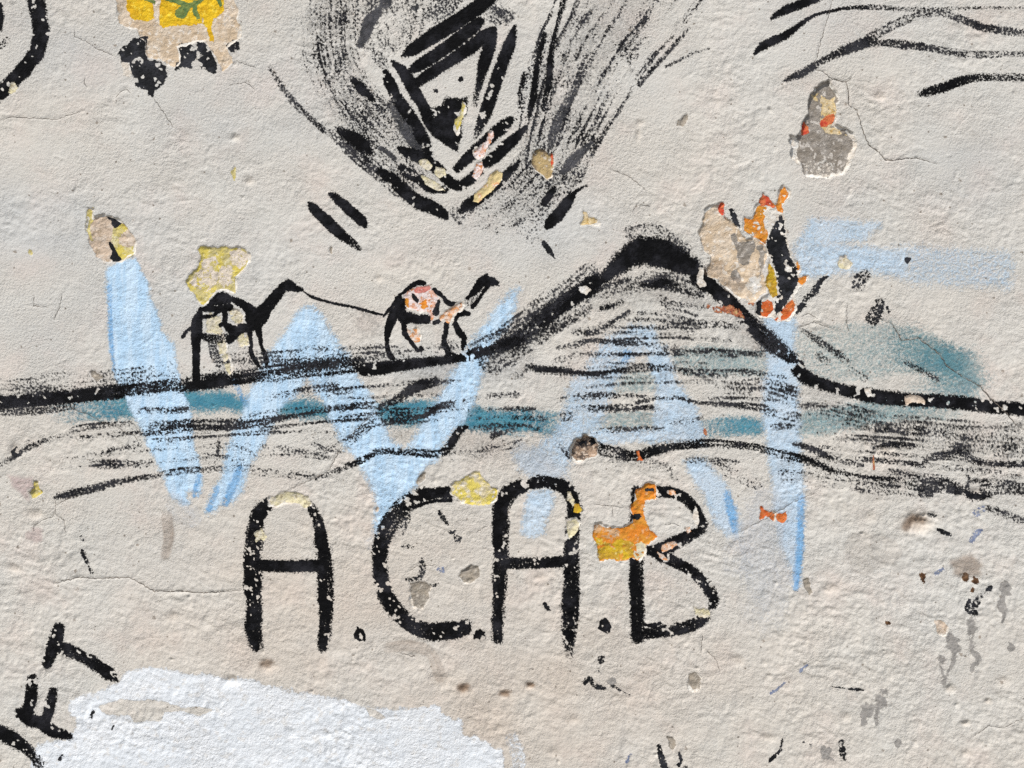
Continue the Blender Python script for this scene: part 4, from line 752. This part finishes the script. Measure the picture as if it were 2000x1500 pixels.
HATCH_UP = [
 [(1253,555,12),(1275,558,17),(1300,553,14),(1319,556,6)], [(1175,603,8),(1195,598,10,.9),(1215,590,8,.6)], [(1290,582,14,.5),(1310,598,20,.6),(1350,598,12,.45),(1375,600,8,.4)],
 [(1120,648,8,.5),(1150,651,14,.9),(1170,646,10,.65),(1195,630,10,.65),(1227,610,8,.55)], [(1260,630,16,.42),(1310,632,18,.62),(1350,634,18,.58),(1405,630,16,.45),(1440,640,12,.4)], [(1086,679,8,.75),(1120,675,10,.75),(1155,665,9,.65),(1200,668,9,.55),(1250,668,9,.5),(1278,674,8,.45)],
 [(1278,685,12,.45),(1340,688,12,.55),(1400,684,10,.55),(1490,690,12,.5)], [(1083,706,9,.45),(1130,690,9,.5)],
 [(1028,712,8,.8),(1055,722,12,.98),(1090,724,13,.98),(1130,728,13,.95),(1170,728,11,.85),(1210,722,8,.75),(1250,716,7,.75),(1290,718,7,.6),(1340,725,13,.6),(1400,728,16,.6),(1460,728,14,.55),(1530,737,12,.5)],
 [(1005,735,10,.5),(1040,718,8,.6)], [(1236,797,10,.95),(1273,796,11,.98)], [(1243,786,9,.85),(1290,778,8,.65),(1330,778,8,.65),(1362,786,9,.65),(1420,788,9,.65),(1495,797,10,.65)], [(1090,782,9,.5),(1140,775,11,.55),(1205,770,9,.45)], [(1105,800,9,.45),(1170,798,9,.5),(1240,801,8,.55)], [(1155,842,9,.5),(1230,838,8,.5),(1295,836,8,.5)], [(1308,829,8,.55),(1372,818,8,.55)],
 [(1440,752,16,.4),(1500,748,20,.45),(1558,768,20,.45)], [(1395,760,14,.35),(1460,764,16,.42)], [(1100,815,14,.5),(1120,812,16,.4)],
 [(1568,645,8,.7),(1590,660,14,.85),(1620,680,15,.75),(1652,702,12,.5)], [(1597,694,14,.7),(1617,706,10,.5)], [(1658,720,10,.6),(1692,742,8,.4)], [(1768,708,6,.75),(1800,724,12,.85),(1832,742,8,.6)], [(1500,770,14,.45),(1556,790,16,.5)], [(1500,805,14,.5),(1556,815,18,.5)], [(1510,832,10,.5),(1560,836,10,.6)]]
for c_ in HATCH_UP: paint('hatch_stroke', [S([(q[0], q[1], q[2] * 0.82, (q[3] if len(q) > 3 else 1.1) - 0.09) for q in c_], f=9, st=.2)], 'black_scribble' if len(c_[0]) > 3 else 'black_paint', dn)
for k in range(18):                                        # many thin dry lines inside the tall dune
    y = 612 + k * 11.0 + r3.uniform(-4, 4); hw = 60 + (y - 600) * 1.05; xc = 1270 + r3.uniform(-60, 60)
    x0 = xc - hw * r3.uniform(.7, 1.05); x1 = xc + hw * r3.uniform(.7, 1.1)
    if y > 760: x0, x1 = (r3.uniform(1100, 1250), r3.uniform(1300, 1420)) if k % 2 else (r3.uniform(1340, 1420), r3.uniform(1500, 1570))
    bow = r3.uniform(2, 12); d_ = r3.uniform(.24, .46); w_ = r3.uniform(3, 5.5)
    paint('hatch_stroke', [S([(x0 + (x1 - x0) * t, y - bow * math.sin(math.pi * t) + r3.uniform(-2, 2), w_ * r3.uniform(.7, 1.3), d_ + r3.uniform(-.12, .10)) for t in (0, .2, .4, .6, .8, 1)], f=6, st=.24)], 'black_scribble', dn)
low = thing('painted_dune', 'lower dune of loose black wave lines under the ground line', 'graffiti', (1000, 980))
HATCH_LOW = [
 [(-40,925,6,.5),(0,908,7,.55),(30,890,9,.65),(70,865,12,.45),(120,848,11,.45),(160,835,12,.55),(210,830,11,.55),(255,828,9,.4)], [(122,903,12,.38),(180,891,10,.45),(230,877,10,.55),(268,869,11,.55)], [(180,906,14,.42),(220,907,17,.66),(275,906,15,.58),(295,904,12,.4)],
 [(106,972,8,.85),(140,965,15,.78),(180,955,15,.66),(250,935,13,.6),(300,928,9,.65),(350,920,11,.6),(420,917,15,.55),(490,914,15,.5)], [(270,802,8,.5),(330,802,12,.62),(362,799,10,.6)], [(262,838,9,.5),(310,835,11,.55),(370,832,15,.65),(430,832,15,.65),(490,828,15,.65),(545,818,12,.65)], [(280,872,8,.42),(370,857,9,.48)],
 [(503,827,11,.7),(550,816,12,.75),(600,808,13,.7),(640,798,15,.65),(690,793,15,.7),(725,791,13,.7)], [(740,797,14,.85),(775,781,17,.95),(800,763,22,1.),(820,753,22,.95),(852,744,18,.62)], [(748,822,10,.85),(790,819,11,.85),(830,812,11,.8),(846,802,14,.8),(862,792,14,.75),(884,785,12,.5)],
 [(520,780,10,.45),(575,766,11,.65),(610,758,13,.65),(655,752,10,.5)], [(655,875,14,.5),(690,858,20,.55),(725,826,14,.45)], [(505,878,14,.38),(560,880,14,.42),(640,892,12,.5)], [(612,868,8,.55),(640,880,10,.7),(662,882,10,.6)], [(498,922,12,.38),(560,926,12,.42),(612,930,12,.45)], [(450,870,8,.4),(470,880,16,.45),(490,890,16,.45)], [(400,895,20,.35),(430,900,22,.4),(470,905,18,.4)],
 [(428,858,4,.9),(424,888,5,.9)], [(962,852,12,.85),(985,845,9,.65),(1002,842,8,.5)], [(905,785,8,.6),(945,775,8,.5),(1010,770,9,.4)], [(900,810,8,.4),(960,800,9,.5),(1040,798,9,.55)], [(1000,815,9,.6),(1065,818,9,.6)], [(920,838,8,.5),(1000,830,8,.6),(1050,836,8,.5)], [(870,895,16,.3),(950,880,20,.34),(1010,862,20,.34)], [(600,850,14,.32),(660,850,14,.3)], [(640,770,9,.5),(690,762,9,.5)],
 [(1090,868,8,.5),(1105,885,8,.7),(1112,895,5)], [(1550,867,8,.9),(1575,873,11,.85),(1600,885,14,.75),(1640,900,15,.55),(1684,908,9,.65)], [(1745,928,30,.5),(1790,940,42,.55),(1830,945,38,.65),(1870,955,28,.85)], [(1800,963,18,.7),(1815,963,24,.85)], [(1886,960,12),(1898,969,17),(1915,971,16),(1932,967,9)],
 [(1888,925,7,.8),(1895,938,8,.9),(1888,950,8)], [(1900,938,9,.8),(1978,942,9,.65)], [(1925,955,26,.6),(2040,955,28,.58)], [(1930,993,10,.55),(1960,1005,13,.65),(2040,1030,13,.6)], [(1766,902,8,.95),(1785,908,11,.9),(1804,911,7)], [(1806,900,14,.85),(1825,893,18,.85),(1850,889,16,.75),(1880,885,16,.6),(1920,903,14,.65),(2040,905,13,.62)], [(1705,876,6,.75),(1740,868,9,.85),(1782,870,11,.55)],
 [(1565,800,34,.42),(1640,805,42,.45),(1720,825,42,.48),(1800,830,38,.45),(1900,838,38,.46),(2040,846,38,.45)], [(1780,848,26,.34),(1880,858,30,.38),(2040,870,34,.38)], [(1385,905,20,.36),(1430,925,26,.40),(1475,945,26,.36)], [(1535,930,34,.42),(1620,935,36,.40),(1700,950,30,.36),(1790,960,26,.3)], [(1340,900,8,.5),(1385,898,8,.6),(1440,902,9,.55)], [(1180,905,14,.35),(1260,905,16,.36),(1310,908,14,.3)], [(1660,935,8,.7),(1700,945,8,.6),(1755,950,9,.6)], [(1930,875,18,.36),(2040,890,22,.40)], [(1305,918,8,.4),(1320,940,6,.3)]]
for c_ in HATCH_LOW: paint('hatch_stroke', [S([(q[0], q[1], q[2] * 0.82, (q[3] if len(q) > 3 else 1.1) - 0.09) for q in c_], f=9, st=.2)], 'black_scribble' if len(c_[0]) > 3 else 'black_paint', low)
for k in range(24):                                        # thin dry lines of the lower dune
    z = k % 3
    if z == 0: x0, x1, y, sl = r3.uniform(1540, 1620), r3.uniform(1950, 2080), r3.uniform(815, 940), .10
    elif z == 1: x0, x1, y, sl = r3.uniform(20, 280), r3.uniform(400, 620), r3.uniform(810, 945), -.06
    else: x0, x1, y, sl = r3.uniform(480, 700), r3.uniform(800, 1100), r3.uniform(745, 850), -.08
    d_ = r3.uniform(.24, .46); w_ = r3.uniform(3, 5.5)
    paint('hatch_stroke', [S([(x0 + (x1 - x0) * t, y + sl * (x1 - x0) * (t - .5) - 5 * math.sin(math.pi * t) + r3.uniform(-2, 2), w_ * r3.uniform(.7, 1.3), d_ + r3.uniform(-.12, .10)) for t in (0, .2, .4, .6, .8, 1)], f=6, st=.24)], 'black_scribble', low)
paint('outline', [S([(615,936,5,0.53),(660,918,10,0.53),(690,905,12,0.58),(720,890,13,0.63),(745,880,12,0.53),(800,882,13,0.53),(850,886,13,0.73),(872,878,17,0.83),(884,862,19,0.88),(893,846,19,0.93),(903,837,15,0.93),(913,835,7)],f=6,st=.18,fl=.02)], 'black_paint', low)
paint('outline', [S([(1160,868,10,0.41),(1180,880,26,0.66),(1205,885,28,0.66),(1230,890,24,0.76),(1250,888,22,0.76),(1275,880,18,0.74),(1310,870,15,0.66),(1350,866,15,0.56),(1390,865,13,0.61),(1430,868,15,0.58),(1470,872,15,0.64),(1500,880,13,0.66),(1535,890,19,0.61),(1565,896,17,0.74),(1590,905,15,0.74),(1620,918,17,0.74),(1650,925,15,0.71),(1700,932,9,0.61),(1750,936,9,0.51),(1775,945,8,0.46)],f=11,st=.22,d=.9)], 'black_paint', low)

# ------------------------------------------------------------------ A.C.A.B
ac = thing('painted_lettering', 'black hand-painted capitals A.C.A.B below the dunes', 'graffiti', (940, 1290))
FL = 0.03
paint('letter', [S([(532,976,11.6),(518,988,25.5),(505,1005,30.2),(497,1040,32.5),(494,1080,33.6),(493,1110,34.8),(494,1150,33.6),(495,1200,32.5),(494,1225,34.8),(499,1260,25.5)],f=9,st=.20,d=.96,fl=FL), S([(603,985,11.6),(612,1000,18.6),(622,1025,23.2),(628,1060,25.5),(634,1090,27.8),(636,1120,30.2),(636,1160,30.2),(636,1200,26.7),(633,1235,25.5),(630,1262,18.6)],f=9,st=.20,d=.96,fl=FL), S([(505,1104,23.2),(540,1106,24.4),(580,1106,24.4),(632,1104,25.5)],f=8,st=.12,d=1.04), S([(520,985,16.2),(545,984,7.0,.8)],f=4,fl=.08)], 'black_paint', ac, 'first capital A, with the cream patch on its top')
paint('dot', [P([(699,1226),(705,1230),(713,1240),(714,1248),(702,1250),(693,1246),(692,1238)],f=3), P([(703,1236),(708,1244),(707,1248),(703,1245)],f=2,wob=.2,hole=True)], 'black_paint', ac)
paint('letter', [S([(882,960,23.2),(850,962,23.2),(818,968,25.5),(800,978,27.8,.8),(782,995,32.5,.62),(764,1018,34.8,.68),(750,1045,32.5,.8),(742,1075,30.2),(741,1105,27.8),(746,1140,29.0),(756,1168,30.2),(775,1195,30.2),(798,1216,31.3),(825,1230,33.6,.8),(855,1234,34.8,.95),(885,1231,34.8),(908,1225,27.8)],f=9,st=.17,d=.97,fl=.05), S([(808,990,7.0),(840,980,4.6),(880,976,8.1)],f=3)], 'black_paint', ac, 'capital C, worn grey along its back')
paint('dot', [P([(930,1232),(938,1229),(945,1236),(946,1250),(940,1253),(934,1246),(925,1248),(926,1240)],f=3), B(943,1247,4,6,f=2,hole=True)], 'black_paint', ac)
paint('letter', [S([(1060,940,23.2,.72),(1030,945,25.5),(1000,957,31.3),(984,975,31.3),(977,1000,31.3),(978,1060,31.3),(976,1110,30.2),(974,1160,25.5),(972,1200,23.2),(972,1247,23.2)],f=9,st=.20,d=.96,fl=.05), S([(1055,940,23.2,.72),(1090,947,25.5,.9),(1110,960,27.8),(1120,985,27.8),(1120,1020,27.8),(1117,1060,26.7),(1115,1100,29.0),(1115,1150,33.6),(1113,1200,32.5),(1112,1238,27.8,1.),(1112,1260,20.9,.75),(1112,1288,9.3,.4)],f=9,st=.20,d=.96,fl=.025), S([(985,1101,23.2),(1040,1100,23.2),(1105,1096,22.0)],f=8,st=.18,d=.97,fl=.01)], 'black_paint', ac, 'second capital A, its right leg ending in a dry drip')
paint('dot', [P([(1181,1208),(1190,1216),(1193,1224),(1187,1236),(1178,1234),(1170,1226),(1173,1216)],f=3,fl=.02)], 'black_paint', ac)
paint('letter', [S([(1241,955,18.6),(1243,1000,25.5),(1243,1060,25.5),(1243,1100,27.8),(1243,1150,27.8),(1244,1200,29.0),(1246,1243,29.0)],f=8,st=.18,d=.97,fl=.0), S([(1275,960,20.9),(1310,962,22.0),(1335,972,19.7),(1355,990,19.7),(1370,1015,18.6),(1373,1028,16.2),(1363,1040,19.7),(1345,1048,24.4),(1320,1058,26.7),(1295,1070,29.0),(1272,1076,20.9)],f=8,st=.18,d=.97,fl=.035), S([(1268,1074,18.6),(1300,1090,24.4),(1330,1103,22.0),(1355,1118,22.0),(1375,1138,24.4),(1388,1155,22.0),(1395,1170,19.7),(1391,1190,13.9,.7)],f=8,st=.18,d=.97,fl=.03), S([(1382,1205,11.6,.8),(1365,1214,23.2,.9),(1340,1225,26.7,.88),(1300,1232,26.7,.85),(1260,1238,22.0,.9),(1240,1240,18.6)],f=8,st=.18,d=.97,fl=.05), S([(1258,1220,7.0),(1275,1221,8.1),(1290,1217,4.6)],f=3)], 'black_paint', ac, 'capital B, its stem under the orange patch')
# ------------------------------------------------------------------ slanted word at the lower corner
et = thing('painted_lettering', 'tilted black letters running down into the white overpaint at the lower corner', 'graffiti', (70, 1500))
paint('letter', [S([(113,1228,23.2),(108,1250,27.8),(100,1270,25.5),(92,1296,22.0)],f=8,st=.18,d=.97,fl=.045), S([(108,1263,20.9),(130,1270,27.8),(160,1283,25.5),(190,1300,26.7),(212,1315,24.4),(227,1327,8.1)],f=8,st=.18,d=.97,fl=.02)], 'black_paint', et, 'tilted letter T')
paint('letter', [S([(62,1328,20.9),(60,1350,23.2),(57,1375,25.5),(52,1396,23.2)],f=8,st=.18,d=.97,fl=.02), S([(103,1349,16.2),(99,1370,19.7),(92,1395,20.9),(87,1410,18.6)],f=8,st=.18,d=.97,fl=.05), S([(36,1392,16.2),(58,1407,25.5),(78,1412,25.5),(92,1422,25.5),(108,1430,23.2),(134,1438,11.6)],f=8,st=.18,d=.97,fl=.06)], 'black_paint', et, 'tilted letter E, chipped')
paint('letter', [S([(-40,1415,27.8),(0,1432,29.0),(20,1440,29.0),(38,1452,26.7),(52,1462,20.9,.95),(64,1474,16.2,.8),(76,1488,20.9,.6),(82,1494,9.3,.5)],f=9,st=.20,d=.96,fl=.05)], 'black_paint', et, 'tilted letter cut off by the edge')

# ------------------------------------------------------------------ smaller black marks, stains and drips
MARKS = [
 ('speckled black dab on the plaster just under the blue bar', [S([(1666,562,8,.55),(1678,548,26,.5),(1690,536,14,.5)],f=12,fl=.03,wob=1.2)]),
 ('longer speckled black dab below the other one under the blue bar', [S([(1717,588,16,.6),(1711,605,18,.55),(1705,622,26,.62),(1704,634,10,.6)],f=12,fl=.03,wob=1.2), B(1732,601,3,3), B(1738,608,3,2)]),
 ('black flick beside the orange flame scrap', [S([(1612,541,8),(1602,550,10,.9),(1590,568,14,.6),(1572,585,12,.5)],f=6), S([(1568,596,12,.9),(1556,606,10,.8)],f=6)]),
 ('broken black tick left of the cream patch over the dune', [S([(1428,411,9),(1433,425,11),(1440,444,10,.8)],f=5,fl=.04)]),
 ('grey-black fleck between the eye and the dune', [S([(1062,474,10),(1070,487,13),(1083,503,6)],f=4,fl=.02)]),
 ('cluster of black specks under the last dot of the lettering', [S([(1142,1334,10),(1152,1326,10,.8),(1160,1338,10,.6),(1180,1345,8,.9)],f=6,fl=.05), B(1174,1288,7,9,f=5,d=.7), B(1168,1310,6,5,f=6,d=.5)]),
 ('thin dotted black tail leading away from the speck cluster', [S([(1195,1338,8,.6),(1215,1350,4,.7),(1232,1358,3,.6)],f=3)]),
 ('ragged black stroke at the bottom edge under the lettering', [S([(1287,1458,8),(1290,1475,11,.8),(1297,1498,13,.9),(1305,1530,12)],f=5,fl=.07)]),
 ('blue-black specks beside the ragged stroke at the bottom edge', [S([(1326,1470,5),(1330,1485,8,.9),(1325,1495,7)],f=4,fl=.04), B(1340,1497,4,3)]),
 ('dry black curl at the bottom edge', [S([(1528,1445,5,.8),(1524,1465,6,.8),(1512,1478,9,.9),(1502,1486,8)],f=4,fl=.06)]),
 ('tiny black wedge near the bottom edge', [P([(1576,1450),(1588,1452),(1584,1462)],f=3), B(1570,1450,2,2)]),
 ('column of black specks near the bottom edge', [S([(1643,1448,9,.8),(1645,1465,11,.7),(1648,1482,10,.6)],f=5,fl=.07)]),
 ('thin broken black line in the empty lower plaster', [S([(1624,1341,2),(1650,1344,3)],f=2,wob=.1), S([(1657,1346,6,.9),(1672,1346,7,.9),(1688,1349,3)],f=3,fl=.04)]),
 ('small black dot on the blue bar', [B(1774,508,5,6,f=3)]),
 ('dark crescent chip where the lowest dune line meets the edge', [S([(30,873,4),(23,882,7),(28,889,8),(42,889,4)],f=3,wob=.2)]),
 ('short chain of black specks under the cracked plaster', [S([(160,1075,5,.7),(162,1085,8,.9),(166,1092,6,.7),(174,1108,8,.5),(178,1118,6,.5)],f=5,fl=.04), S([(158,1048,6,.6),(160,1056,5,.5)],f=4)]),
 ('two black specks on the white overpaint', [S([(182,1390,8),(178,1400,8,.8)],f=4,fl=.05), S([(222,1418,5,.8),(219,1425,4,.8)],f=3)]),
 ('small black smear on the white overpaint below the tilted letters', [S([(121,1476,8,.9),(117,1482,7,.8)],f=4,fl=.04)]),
 ('speckled black chain among the grey drips', [S([(1935,1147,8,.8),(1928,1156,8,.5),(1915,1165,10,.5),(1905,1180,16,.65),(1890,1190,12,.6),(1905,1198,12,.7)],f=5,fl=.06), S([(1895,1172,7,.8),(1888,1190,9,.7)],f=5)]),
 ('green-black speck beside the second letter A', [S([(1063,1180,8),(1070,1188,9),(1075,1191,6)],f=4,fl=.04)]),
 ('pale charcoal streak inside the letter C', [S([(795,1008,12,.5),(790,1025,14,.5),(783,1042,8,.4)],f=7), S([(858,1000,6,.8),(866,1013,9,.6),(874,1024,6,.6)],f=4)]),
 ('dark smear inside the letter C above the grey chip', [S([(823,1095,12,.55),(826,1110,12,.6),(818,1128,10,.6),(795,1132,6,.6)],f=6), S([(838,1145,7,.6),(855,1142,6,.5)],f=4)]),
 ('grey specks inside the letter C near its opening', [B(883,1040,7,6,f=5,d=.6), B(895,1053,8,6,f=5,d=.6), B(795,1068,10,5,f=6,d=.5)]),
 ('broken black flakes between the dune lines and the pit', [S([(1833,1035,6,.8),(1845,1040,10,.6),(1858,1045,6,.7)],f=4,fl=.05), S([(1818,1005,10,.5),(1826,1008,8,.6)],f=5,fl=.05)]),
]
for lab, pr in MARKS: marks('paint_fleck', 'dab', pr, 'worn_black', lab, 'paint mark', 'small black marks on the wall')
for lab, pr in [('slanted blue ink fleck below the end of the lower dune lines', [S([(1898,1058,8,.7),(1905,1045,12,.8),(1918,1036,6,.7)],f=6,fl=.03)]), ('faint blue ink smear right under the lower dune lines', [S([(1908,1002,12,.5),(1920,995,12,.45)],f=8)]), ('tiny blue ink fleck between pit and rust spots', [S([(1830,1120,7,.6),(1842,1112,4,.6)],f=5)]),
                ('short blue ink dash in the empty lower plaster', [S([(1563,1310,6,.7),(1576,1299,4,.7)],f=4)]), ('blue ink dash with a dark end in the empty lower plaster', [S([(1506,1354,5,.8),(1520,1344,4,.9),(1533,1333,4,.8)],f=4)]), ('small blue ink fleck close to the bottom edge', [S([(1224,1488,7,.8),(1228,1478,5,.6),(1240,1468,3,.6)],f=4)]), ('violet-blue speck inside the letter C', [B(862,1112,9,7,f=6,d=.6)])]:
    marks('ink_fleck', 'dab', pr, 'ink_blue', lab, 'paint mark', 'small blue ink marks')
for lab, pr in [('rust spot standing alone above the grey drips', [B(1803,1130,6,9,f=5)]), ('two dark rust spots above the black speckled chain', [B(1886,1128,7,8,f=5), B(1904,1134,8,9,f=5), B(1900,1152,6,6,f=5,d=.9)]), ('small rust fleck in the lower plaster', [B(1736,1216,5,3,f=3)])]:
    marks('rust_spot', 'spot', pr, 'rust_stain', lab, 'stain', 'rust spots')
for lab, pr in [('grey damp drip with two thin legs', [B(1862,1257,13,16,f=6,wob=1.0), S([(1862,1272,5),(1862,1290,5),(1852,1312,5),(1843,1332,10)],f=6,wob=.8), B(1840,1286,9,9,f=6,wob=1.0), S([(1836,1290,5),(1838,1305,5),(1844,1322,6)],f=6,wob=.8)]),
                ('tall crooked grey damp drip beside the two-legged one', [B(1898,1226,13,16,f=6,wob=1.0), S([(1902,1240,10),(1896,1258,10),(1900,1272,6),(1911,1288,6),(1900,1300,5),(1898,1309,5)],f=6,wob=.8)]),
                ('grey damp drip like a split leaf in the lower plaster', [B(1725,1350,9,7,f=6,wob=1.0), B(1721,1368,11,10,f=6,wob=1.0), B(1693,1388,13,15,f=6,wob=1.0), B(1690,1408,7,7,f=6,wob=1.0), S([(1718,1376,5),(1712,1395,4),(1712,1416,3)],f=6,wob=.8)]),
                ('grey damp drip close to the edge, above the crooked one', [B(1966,1150,14,12,f=4), S([(1962,1158,8),(1957,1178,10)],f=3), B(1956,1184,9,11,f=3), S([(1958,1192,8),(1962,1200,6),(1958,1215,5)],f=3)]),
                ('small grey damp blot close to the edge', [B(1975,1263,7,9,f=3)]), ('grey damp blot at the bottom edge', [B(1612,1470,12,14,f=4), S([(1618,1480,8),(1628,1484,5)],f=3)]), ('tiny grey damp blot near the bottom edge', [B(1754,1452,7,7,f=3)]), ('faint grey damp blot by the speck cluster', [B(1194,1331,8,7,f=4)])]:
    single('damp_drip', pr, 'damp_grey', lab, 'stain', 'grey damp drips on the lower wall')
for lab, pr in [('soft brown dirt patch near the edge of the blue upright', [B(1700,1080,40,30,f=30,d=.25), B(1890,1105,30,16,f=18,d=.6)]), ('soft brown vertical dirt streak under the cracked plaster', [S([(325,1010,14,.3),(328,1050,16,.5),(322,1085,10,.4)],f=14)]), ('brown painted shade in the small pits under the white dots', [B(905,1343,10,8,f=9,d=1.), B(985,1355,11,6,f=8,d=1.), B(1036,1339,8,5,f=5,d=1.2), B(518,1298,14,8,f=14,d=.7)]), ('dark painted shadow in the pit below the lower dune', [S([(1770,1030,14,.8),(1785,1014,14,1.),(1805,1018,10,.7)],f=12)]), ('brown dirt fan under the letter C', [S([(760,1265,10,.3),(800,1262,14,.35),(840,1275,10,.3),(860,1320,14,.25)],f=18)])]:
    marks('dirt_and_pit_shade', 'stain', pr, 'rust_soft', lab, 'stain', 'soft dirt stains')  # pit entries paint their shade as colour; patch, streak and fan are dirt
marks('pink_stain', 'stain', [P([(16,930),(60,935),(66,950),(50,955),(55,975),(25,950)],f=16,d=.75), B(68,1046,14,10,f=14,d=.5)], 'pink_tint', 'faint pink stain around the olive chip', 'stain')
marks('red_fleck', 'dab', [S([(1385,598,8,.7),(1405,606,12,.6),(1425,604,14,.7),(1440,612,14,.6),(1450,620,8,.6)],f=7,fl=.08), S([(1452,580,8,.8),(1462,588,10,.7),(1470,594,8,.6)],f=6,fl=.05), B(1377,843,3,7,f=3), S([(1706,890,4,.7),(1706,915,5,.8)],f=4)], 'old_red_brown', 'red-brown flecks along the far side of the dune ridge', 'paint mark')

# ------------------------------------------------------------------ peeled patches and their remnants, then cracks: parts of the wall
for pt in exec_patches:
    po = film_mesh('peeled_patch', pt['cov'], pt['mat'], wall, pt['label'])
    for (nm, mat, pr) in pt['rem']: paint(nm, pr, mat, po)
    if 'sd' in pt:                                         # broken edge of the top coat, showing the white undercoat
        i0, j0, c = pt['cov']; sl = (slice(j0, j0 + c.shape[0]), slice(i0, i0 + c.shape[1]))
        rim = np.minimum((pt['sd'] + 1.5) / 2.0, (1.3 + WOB[sl] * 1.3 + 3.5 * (MOD[sl] - 0.55) - pt['sd']) / 2.0)
        ro = film_mesh('rim', (i0, j0, np.clip(rim, -0.6, 1.0).astype(np.float32)), 'old_pale', po)
        if ro: ro['kind'] = 'stuff'

paint('belly', [P([(788,608),(800,611),(812,614),(822,619),(828,616),(840,617),(841,630),(822,632),(804,630),(790,634)],f=5,wob=.3), S([(787,586,8),(788,600,9)],f=4), S([(846,612,7,.9),(853,600,9),(857,588,8)],f=4)], 'black_paint', cf)
paint('flank', [S([(398,604,10),(412,603,12),(430,602,12),(448,600,14)],f=4), S([(470,640,16),(484,642,18)],f=4), S([(395,620,8.5),(409,618,8.5)],f=3,wob=.2), S([(416,616,7.3),(428,606,11.0),(437,602,11.0)],f=3,wob=.2), S([(438,606,9.8),(440,620,11.0),(439,632,11.0),(447,640,17.1),(458,646,18.3)],f=3,wob=.2), S([(448,664,14.6),(457,654,18.3),(468,647,13.4),(482,643,11.0)],f=3,wob=.2), S([(430,635,8.5),(440,630,8.5)],f=3,wob=.2), S([(394,656,12.2,.8),(420,662,17.1,.55),(444,660,14.6,.5)],f=7)], 'black_paint', cm)

def sample(u, v):
    x = np.clip((u - U0) / STEP, 0, NU - 2.001); y = np.clip((v - V0) / STEP, 0, NV - 2.001)
    i = x.astype(int); j = y.astype(int); fx = x - i; fy = y - j
    return np.maximum.reduce([H[j, i], H[j, i + 1], H[j + 1, i], H[j + 1, i + 1]]) * 0.5 + 0.5 * (H[j, i] * (1 - fx) * (1 - fy) + H[j, i + 1] * fx * (1 - fy) + H[j + 1, i] * (1 - fx) * fy + H[j + 1, i + 1] * fx * fy), LEVEL[j, i].max()
r4 = np.random.default_rng(9)
for c_ in CRACKS:
    p = np.array(c_, float); out = []
    for a, b in zip(p[:-1], p[1:]):
        n = max(1, int(np.hypot(*(b - a)) / 3.0))
        for k in range(n): out.append(a + (b - a) * k / n)
    out.append(p[-1]); out = np.array(out)
    out[1:-1] += r4.normal(0, 0.7, (len(out) - 2, 2))
    tan = np.gradient(out, axis=0); tan /= np.linalg.norm(tan, axis=1, keepdims=True) + 1e-9
    nor = np.stack([-tan[:, 1], tan[:, 0]], 1)
    s = np.linspace(0, 1, len(out)); wd = (0.2 + 0.55 * r4.random(len(out))) * (1.5 if len(c_) > 9 else 0.9) * np.minimum(1, 6 * np.minimum(s, 1 - s) + 0.25)
    A = out + nor * wd[:, None]; Bq = out - nor * wd[:, None]
    uv = np.vstack([A, Bq]); h, lv = sample(uv[:, 0], uv[:, 1])
    co = np.stack([(uv[:, 0] - CX) / 1000, -h - (0.2 + 0.045 * lv) / 1000, TOPZ - uv[:, 1] / 1000], 1)
    n = len(out); k = np.arange(n - 1)
    q = np.stack([k, k + n, k + n + 1, k + 1], 1)
    me = build_mesh('crack', co, q, MATS['crack_shadow'], [('cov', np.tile(0.55 + 0.5 * r4.random(n), 2))])
    o = bpy.data.objects.new('crack', me); C.objects.link(o); attach(o, wall)

for o in bpy.data.objects:
    if '_at' in o: del o['_at']
print('tris', sum(len(o.data.polygons) * 2 for o in bpy.data.objects if o.type == 'MESH'), 'max level', int(LEVEL.max()))
